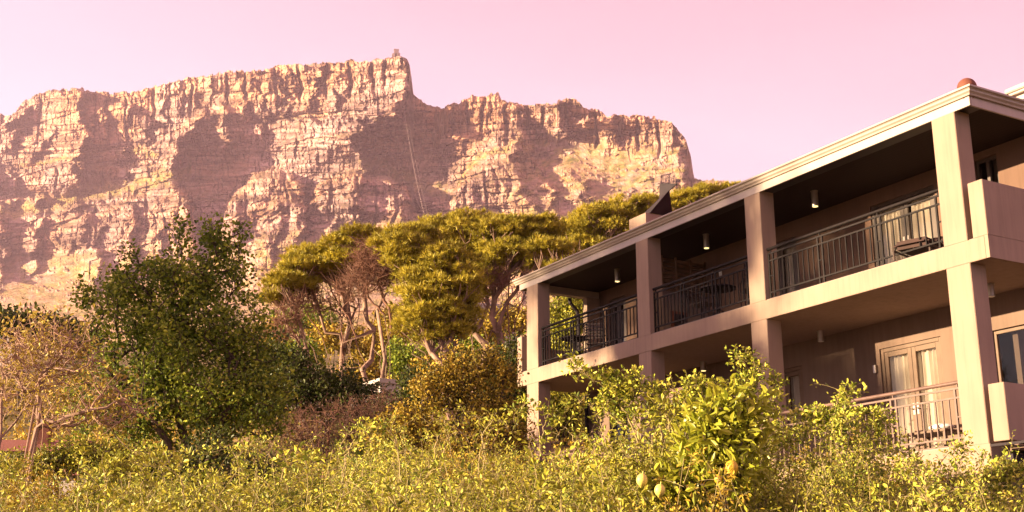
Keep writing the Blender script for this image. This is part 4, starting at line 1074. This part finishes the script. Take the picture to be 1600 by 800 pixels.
bush('dark low bush in the shade of the big tree', 18, (260, 800), [(225, 735, 50, 20, 40), (330, 705, 40, 26, 30), (400, 735, 60, 22, 40), (290, 745, 30, 14, 20)], 34, .24, .06, .04, L_dark)
# scattered scrub on the slope under the pines
for i, (px, py, Y, rx, ry, k) in enumerate([(560, 590, 58, 40, 26, 0), (640, 560, 64, 44, 30, 1), (610, 520, 78, 50, 26, 0), (735, 560, 60, 36, 34, 1), (470, 560, 60, 36, 26, 1), (760, 520, 70, 30, 20, 0), (680, 580, 56, 34, 24, 0), (520, 530, 80, 50, 22, 0),
        (840, 560, 55, 30, 30, 1), (430, 530, 75, 30, 24, 0), (700, 540, 84, 40, 24, 1), (580, 545, 90, 40, 20, 0), (800, 500, 90, 40, 16, 0), (640, 500, 110, 60, 18, 0), (480, 500, 100, 60, 16, 1)]):
    bush('low ochre scrub bush on the slope under the pines' if k == 0 else 'low green scrub bush on the slope under the pines', Y, (px, py + ry), [(px, py, rx, ry, 60)], 34, .016 * Y * .55, .0032 * Y, .002 * Y, L_gold if k == 0 else L_tree, tip=.008, tw=1, name='scrub_bush', group='ochre scrub bushes under the pines' if k == 0 else 'green scrub bushes under the pines')

# ------------------------------------------------------------------ foreground thicket of scrambling shrubs
def shoot_pack(bases, tops, nleaf, L, Wd, start=.25, arch=.25, shape='leaf', droop=.0):
    """arching shoots from bases to tops, leaves along them"""
    n = len(bases); paths = []; m = 7; f = np.linspace(0, 1, m)
    side = rdir(n) * np.array([1, 1, .15]); ln = np.linalg.norm(tops - bases, axis=1)[:, None]
    ctrl = (bases + tops) / 2 + side * ln * arch + np.array([0, 0, .12]) * ln
    P_ = ((1 - f) ** 2)[None, :, None] * bases[:, None] + (2 * f * (1 - f))[None, :, None] * ctrl[:, None] + (f ** 2)[None, :, None] * tops[:, None]
    for i in range(n): paths.append((P_[i], np.linspace(.0045, .0015, m)))
    u = start + (1 - start) * rng.random((n, nleaf)) ** .8; u[:, 0] = 1; u[:, 1] = .97
    i0 = np.clip((u * (m - 1)).astype(int), 0, m - 2); fr = (u * (m - 1) - i0)[..., None]
    idx = np.arange(n)[:, None]
    a = P_[idx, i0]; b = P_[idx, i0 + 1]; c = a + (b - a) * fr; t = unit(b - a)
    o = rng.normal(size=c.shape); o = unit(o - t * (o * t).sum(-1, keepdims=True))
    d = unit(o + t * .55 + np.array([0, 0, .15])); nm = unit(rng.normal(size=c.shape) * .6 + np.array([0, 0, .8]))
    s = rng.uniform(.6, 1.25, u.shape) * (1 - .25 * u)
    c = c + o * .02 * rng.random(u.shape)[..., None] + (rng.normal(size=c.shape) * .03 if nleaf > 30 else 0)
    tint = np.clip(rng.uniform(.1, .75, u.shape) + .25 * u + rng.normal(0, .1, (n, 1)), 0, 1)
    V, F, k = leaves(c.reshape(-1, 3), d.reshape(-1, 3), nm.reshape(-1, 3), (L * s).ravel(), (Wd * s).ravel(), shape)
    return paths, (V, F, k, tint.ravel())
PROF = np.array([(-100, 765), (0, 762), (120, 745), (220, 748), (300, 728), (400, 722), (480, 716), (560, 705), (620, 692), (700, 684), (760, 690), (820, 716), (860, 690), (900, 668), (950, 656), (1000, 648), (1040, 644), (1090, 640),
                 (1200, 655), (1235, 700), (1280, 680), (1320, 655), (1360, 690), (1410, 722), (1460, 735), (1520, 752), (1600, 762), (1700, 770)], float)
def shrub(px, Y, ytop, hw, label, group, mat=L_hedge, n=80, nl=44, L=.040, Wd=.022, base_frac=0.0, extra=None, name='shrub', bark=shoot_green, mult=11, slim=1):
    c = at(px, ytop, Y); g0 = gz(c[0], c[1])
    e = empty(name, (c[0], c[1], g0 - .05)); tag(e, label, 'shrub', group)
    c = at(px, ytop - (26 if px < 560 else 30), Y); H = c[2] - g0
    a = rng.uniform(0, 6.28, n); r = np.sqrt(rng.random(n)) 
    bases = np.stack([c[0] + np.cos(a) * r * hw * .55, c[1] + np.sin(a) * r * hw * .5, np.full(n, g0)], -1)
    r2 = np.sqrt(rng.random(n)) * hw * 1.15; a2 = a + rng.normal(0, .6, n)
    h = H * np.clip(1.04 - .5 * (r2 / hw) ** 2, .3, 1.1) * rng.uniform(.55, 1.0, n)
    k_ = rng.random(n) < .1; h[k_] *= rng.uniform(1.0, 1.14, k_.sum())
    tops = np.stack([c[0] + np.cos(a2) * r2, c[1] + np.sin(a2) * r2, g0 + h], -1)
    paths, pk = shoot_pack(bases, tops, nl, L, Wd)
    packs = [pk]
    # side twigs and inner leaves
    m = n * mult
    q = rng.integers(0, n, m); f = rng.uniform(.3, 1, (m, 1)) ** .5; p = bases[q] + (tops[q] - bases[q]) * f
    p2 = p + unit(rng.normal(size=(m, 3)) + np.array([0, 0, .4])) * rng.uniform(.08, .24, (m, 1))
    ps, pk2 = shoot_pack(p, p2, 9, L * .9, Wd * .9, start=.1, arch=.2)
    packs.append(pk2); paths += [(a_, b_ * .45) for a_, b_ in ps]
    if extra:
        for ex in extra:
            pts = smoothpath([at(x, y, Y + dy) for x, y, dy in ex], 22, .006)
            paths.append((pts, np.linspace(.010 if slim == 1 else .005, .002, 22)))
            for j in range(6, 22, 1):
                if slim < 1 and rng.random() > slim: continue
                k2 = (5 if slim == 1 else 2) if j < 21 else (9 if slim == 1 else 4)
                bb = np.repeat(pts[j:j + 1], k2, 0); tt = bb + unit(rng.normal(size=(k2, 3)) + np.array([0, 0, .6])) * rng.uniform(.05, .13, (k2, 1))
                ps, pk3 = shoot_pack(bb, tt, 5, L * 1.15, Wd * 1.2, start=.2, arch=.2); packs.append(pk3); paths += [(a_, b_ * .4) for a_, b_ in ps]
    tube_mesh(paths, 'stems', bark, e, 5)
    leaf_obj('foliage', packs, mat, e)
    return e
GL = 'sunlit scrambling shrubs along the foreground'
rows_ = [(6.0, 34, 150, .62, 'yellow green scrambling shrub with small leaves in the nearest row along the bottom edge'),
         (8.0, 20, 150, .78, 'yellow green scrambling shrub with small leaves in the middle of the foreground thicket'),
         (10.5, 0, 118, .80, 'yellow green scrambling shrub with small leaves at the back of the foreground thicket')]
for Y, dy, step, hw, lab in rows_:
    x = -70 + (Y * 13) % 60
    while x < 1680:
        yt = float(np.interp(x, PROF[:, 0], PROF[:, 1])) + dy + rng.uniform(-6, 10)
        if Y == 6.0: yt = max(yt, 738)
        if 1060 < x < 1190 and Y > 7: yt += 45
        q_ = rng.random(); sz = rng.uniform(.75, 1.35)
        ex = []
        for _ in range(rng.integers(1, 4)):          # a few arching leaders over the top
            x1 = x + rng.uniform(-60, 60); sd = rng.choice([-1, 1]); hh = rng.uniform(18, 48)
            ex.append([(x1, yt + 40, 0), (x1 + sd * 8, yt - hh * .4, 0), (x1 + sd * rng.uniform(16, 34), yt - hh, 0), (x1 + sd * rng.uniform(36, 64), yt - hh * rng.uniform(.5, 1.1), 0)])
        shrub(x + rng.uniform(-25, 25), Y + rng.uniform(-.6, .6), yt + rng.uniform(-16, 22), hw * rng.uniform(.7, 1.1), lab, GL + {6.0: ', nearest row', 8.0: ', middle row', 10.5: ', back row'}[Y],
              mat=L_hedge if q_ < .5 else (L_green if q_ < .88 else L_gold), L=.040 * sz, Wd=.021 * sz, nl=int(42 / sz), mult=int(10 / sz ** 1.5), extra=ex if Y > 7 else None, slim=.5)
        x += step
# rows that fill the slope up to the bushes, in front of the far bays
for Y, xs, yt in ((13.5, (560, 660, 760), 712), (13.5, (850, 930, 1010), 728), (13.5, (1100, 1190, 1270, 1350), 728), (16.5, (600, 700, 770), 712), (16.5, (850, 950), 735), (13.5, (1430, 1500), 758), (11.5, (1330, 1400, 1470), 742), (13.5, (60, 180, 300, 420), 752)):
    for x in xs:
        shrub(x + rng.uniform(-15, 15), Y + rng.uniform(-.5, .5), yt + rng.uniform(-14, 8), .9, 'golden scrambling shrub on the slope just behind the foreground thicket', 'golden shrubs on the slope behind the thicket', mat=L_gold if rng.random() < .5 else L_hedge, n=80, nl=40, L=.05, Wd=.026)
shrub(1312, 9.4, 622, .34, 'upright shrub whose narrow leafy spike rises in front of the lower railing', None, n=60, nl=50, extra=[[(1310, 720, 0), (1312, 660, 0), (1330, 612, 0)], [(1300, 720, 0), (1290, 660, 0), (1245, 655, .1)], [(1190, 720, 0), (1240, 690, 0), (1300, 652, 0)], [(1360, 720, 0), (1372, 680, 0), (1378, 655, 0)]])
shrub(965, 9.2, 648, .5, 'shrub throwing a long bare arching shoot up across the far lower pillar', None, n=70, extra=[[(1000, 700, 0), (975, 640, 0), (935, 600, 0), (893, 573, 0)], [(975, 640, 0), (965, 610, 0), (955, 590, 0)], [(1000, 690, 0), (992, 640, 0), (990, 592, 0)], [(1035, 690, 0), (1030, 650, 0), (1022, 608, 0)], [(1010, 680, 0), (955, 650, .1), (952, 620, 0)]])
shrub(1085, 9.6, 640, .5, 'shrub with thin curling tips just left of the lemon tree', None, n=70, extra=[[(1080, 690, 0), (1090, 640, 0), (1095, 600, 0)], [(1060, 680, 0), (1070, 640, 0), (1078, 602, 0)], [(1000, 670, 0), (1040, 650, 0), (1090, 645, 0)], [(1110, 680, 0), (1118, 640, 0), (1120, 610, 0)]])
shrub(1200, 9.9, 660, .42, 'shrub with a looping shoot crossing the second pillar from the right', None, n=60, extra=[[(1165, 690, 0), (1180, 610, 0), (1184, 575, 0), (1152, 560, 0)], [(1190, 690, 0), (1205, 640, 0), (1212, 600, 0)], [(1150, 660, 0), (1163, 620, 0), (1162, 592, 0)]])
shrub(1560, 9.0, 745, .6, 'low shrub in front of the base wall at the right edge', None, n=50, extra=[[(1540, 800, 0), (1560, 760, 0), (1600, 742, 0)], [(1500, 790, 0), (1530, 765, 0), (1572, 740, 0)]])

# lemon tree
Y = 8.2
lc = at(1125, 690, Y); lb = np.array([lc[0], lc[1], gz(lc[0], lc[1]) - .05])
le = empty('lemon_tree', tuple(lb)); tag(le, 'lemon tree with large glossy bright leaves and yellow fruit rising from the foreground thicket', 'lemon tree')
tg = np.concatenate([ell(1130, 680, Y, 62, 48, 70, rd=60, shell=.4), ell(1115, 735, Y, 75, 50, 70, rd=70, shell=.4), ell(1150, 640, Y, 40, 26, 22), ell(1040, 745, Y, 45, 26, 24)])
lp = grow([smoothpath([lb, lb + [0, 0, .5], at(1125, 720, Y), at(1135, 660, Y)], 10, .01)], tg, tip=.004, seglen=.12, jit=.2)
tube_mesh(lp, 'trunk', bark_dark, le)
tips = [np.array(at(*q, Y)) for q in ((1125, 628), (1136, 622), (1150, 628), (1196, 622), (1100, 635), (1160, 640), (1185, 650))]
tp = np.array(tips)
lk = foliage_pack(tg, 14, .10, .085, .034, tint=(.3, 1.0), outward=1.0)
n = 70; c = np.repeat(tp, 10, 0) + rng.normal(size=(n, 3)) * .012
V, F, k = leaves(c, unit(rng.normal(size=(n, 3)) * .7 + np.array([0, 0, .8])), rdir(n), .10 * rng.uniform(.7, 1.1, n), .038, 'leaf')
leaf_obj('crown', [lk, (V, F, k, rng.uniform(.5, 1, n))], L_lime, le)
lemonm = plain('lemon_peel', (.62, .38, .03), .4, .12, 20, .3, 120, spec=.5); lemonp = plain('pale_lemon_peel', (.75, .60, .14), .4, .1, 20, .3, 120)
for (px, py, r, mt, q) in ((1143, 731, .044, lemonm, -.32), (1003, 750, .036, lemonp, -.55), (1031, 766, .034, lemonp, -.6), (1122, 748, .026, lemonm, -.3)):
    g = G(); g.ball((0, 0, 0), r, 18, 12, (1, 1, 1.15)); g.cyl((0, 0, -r * 1.05), (0, 0, -r * 1.35), r * .35, 10, r * .12); g.cyl((0, 0, r * 1.1), (0, 0, r * 1.6), .003, 6)
    p = at(px, py, Y + q) - lb
    o = g.build('lemon', mt, le, True, tuple(p)); o.rotation_euler = (.2, .15, 0)

# ------------------------------------------------------------------ undergrowth: one mass of low leaves on the soil
def undergrowth():
    n = 90000
    y = 3.5 + 90 * rng.random(n) ** 1.7; x = (rng.random(n) * 2 - 1) * (3 + y * .52)
    loc = ((x - BO.x) * .86894 + (y - BO.y) * .49492 > .3) & (y > 12) & (x > -2) & (y < 36)
    x = x[~loc]; y = y[~loc]; n = len(x)
    s = .05 + y * .0032; z = hround(x, y) + rng.random(n) * (.12 + .006 * y)
    V, F, k = leaves(np.stack([x, y, z], -1), unit(rng.normal(size=(n, 3)) + np.array([0, 0, .5])), unit(rng.normal(size=(n, 3)) * .6 + np.array([0, 0, .8])), s * rng.uniform(.6, 1.3, n), s * .5, 'diamond')
    t = np.clip(.5 + fbm(x / 4, y / 4, 5, 3) + rng.normal(0, .15, n), 0, 1)
    o = leaf_obj('undergrowth', [(V, F, k, t)], L_gold, None); tag(o, kind='stuff')
undergrowth()

# ------------------------------------------------------------------ trees outside the frame on the left: they dapple the building
def shade_tree(label, x, y, zc, rx, ry, rz, n, per, L=.2):
    b = np.array([x, y, gz(x, y) - .1]); q = rdir(n) * (rng.random((n, 1)) ** .4); tg = np.array([x, y, zc]) + q * np.array([rx, ry, rz])
    st = [smoothpath([b, [x, y, (zc + b[2]) / 2], [x, y, zc]], 8, .05)]
    broad_tree('shade_tree', label, 'tree', b, st, tg, per, .55, L, L * .6, L_dark, bark_dark, 'trees left of the picture', tip=.014, shape='diamond', tw=1, twl=.6)
shade_tree('tall open-crowned tree far beyond the left edge, level with the upper balconies', -52, 11.6, 16.0, 3.0, 5.2, 1.75, 190, 26, .32)
shade_tree('lower tree far beyond the left edge, level with the lower balconies', -50, 10.6, 12.9, 2.4, 3.0, 1.3, 110, 28, .32)

# ------------------------------------------------------------------ small buildings in the distance
whitew = plain('whitewash', (.42, .36, .34), .85, .06, .5); greyw = plain('grey_panel', (.30, .30, .36), .6, .1, .5)
def small_house(name, label, px, py, Y, w, dp, h, rz, wall, roofm=None, rh=0, wins=(), below=3):
    c = at(px, py, Y)                                   # centre of the front eave line
    e = empty(name, (c[0], c[1], c[2] - h), rz); tag(e, label, 'house')
    G().box(-w / 2, w / 2, 0, dp, -below, h).build('wall', wall, e)
    if roofm and rh:
        g = G(); o = .25
        A = [(-w / 2 - o, -o, h), (w / 2 + o, -o, h), (w / 2 + o, dp + o, h), (-w / 2 - o, dp + o, h), (-w / 2 - o, dp / 2, h + rh), (w / 2 + o, dp / 2, h + rh)]
        v = [g.bm.verts.new(p) for p in A]
        for f in ((0, 1, 5, 4), (2, 3, 4, 5), (1, 2, 5), (3, 0, 4), (0, 3, 2, 1)): g.bm.faces.new([v[k] for k in f])
        g.build('roof', roofm, e)
    elif roofm: G().box(-w / 2 - .1, w / 2 + .1, -.1, dp + .1, h + .002, h + .18).build('roof', roofm, e)
    for (a, b_, z0, z1) in wins:
        f = G().box(a - .05, b_ + .05, -.06, -.002, z0 - .05, z1 + .05).build('window', wall, e)
        G().box(a, b_, -.075, -.061, z0, z1).build('pane', darkmetal, f)
    return e
hs = small_house('house', 'red tiled house with red chimney behind the twiggy tree at the far left', 38, 706, 40, 4.2, 4, 1.6, .1, whitew, bpy.data.materials['terracotta_roof'], .62, ((-1.4, -.9, .3, 1.1), (.2, .7, .3, 1.1)))
cm = G().box(.05, .40, 1.2, 1.6, 1.75, 2.75, .01).build('chimney', terracotta, hs); G().box(0.0, .45, 1.15, 1.65, 2.75, 2.85).build('chimney_cap', whitew, cm)
small_house('house', 'low red roof behind the undergrowth left of the big dark tree', 84, 744, 33, 2.0, 2.4, 1.2, -.1, whitew, bpy.data.materials['terracotta_roof'], .4)
small_house('garden_shed', 'small white flat-roofed building with a dark doorway between the bushes', 612, 600, 46, .95, 1.6, 1.9, .55, whitew, whitew, 0, ((-.15, .28, .35, 1.5),))
h2 = small_house('house', 'white modern house with grey louvres seen through the pines', 775, 478, 105, 4.4, 5, 3.0, .25, whitew, whitew, 0, ((-1.9, -1.2, .6, 1.2),))
g = G()
for k in range(7): g.box(-2.0, .2, -.14, -.08, .6 + k * .3, .6 + k * .3 + .16)
g.build('louvre', greyw, h2)
small_house('house', 'white house fragment at the extreme left behind twigs', 6, 490, 110, 2.4, 4, 2.0, 0, whitew, whitew, 0, ((-.8, -.2, .5, 1.2),))

# ------------------------------------------------------------------ cable station on the summit and its cables
def station():
    t = np.array(at(619, 91, 2330)); e = empty('cable_station', tuple(t), .15); tag(e, 'small stone cable station with an arched opening on the clifftop', 'building')
    k = 2330 / FPX * 1.03
    stone = plain('station_stone', (.34, .235, .205), .9, .1, .1); dark = plain('station_shadowed_opening', (.05, .035, .035), .9)
    W_ = 3.8 * k; H_ = 15.5 * k; wd = 5
    # arch: wall with a real opening
    g = G(); ow = 1.9 * k; oh = 9.5 * k; z0 = 1.5 * k
    pts = [(-ow, z0)] + [(ow * math.cos(a) * -1, oh - ow + ow * math.sin(a)) for a in np.linspace(0, math.pi, 9)] + [(ow, z0)]
    g.box(-W_, -ow, 0, wd, -6, H_); g.box(ow, W_, 0, wd, -6, H_); g.box(-ow, ow, 0, wd, oh, H_); g.box(-ow, ow, 0, wd, -6, z0)
    for s_ in (-1, 1): g.quadprism([(s_ * ow, -.0, oh), (s_ * ow, 0, oh - ow * .8), (s_ * ow * .3, 0, oh)], (0, wd, 0))
    g.build('tower', stone, e)
    G().box(-ow, ow, wd - .8, wd, z0, oh).build('opening', dark, e)
    G().box(-W_ - .8, W_ + .8, -.8, wd + .8, H_, H_ + 1.2).build('parapet', stone, e)
    g = G(); g.box(-7 * k, -W_, 1, wd + 4, -8, 9 * k); g.box(W_, 6.4 * k, 1, wd + 4, -10, 10.5 * k); g.build('side_wing', stone, e)
    g = G(); g.box(-W_ * .6, -W_ * .5, -.5, 0, H_, H_ + 1.5 * k); g.build('mast', stone, e)
station()
cab = plain('pale_steel_cable', (.60, .45, .38), .5, .05, 1)
for (dx, lab) in ((0, 'left cableway cable sagging down from the clifftop station'), (3.5, 'right cableway cable sagging down from the clifftop station')):
    A = np.array(at(620 + dx, 84, 2325)); B2 = np.array(at(712 + dx * 2.2, 470, 1500)); f = np.linspace(0, 1, 24)[:, None]
    pts = A + (B2 - A) * f - np.array([0, 0, 1]) * (4 * f * (1 - f)) * 75
    e_ = tube_mesh([(pts, np.full(24, .17 if dx == 0 else .06))], 'cableway_cable', cab, None); tag(e_, lab, 'cable', 'cableway cables')
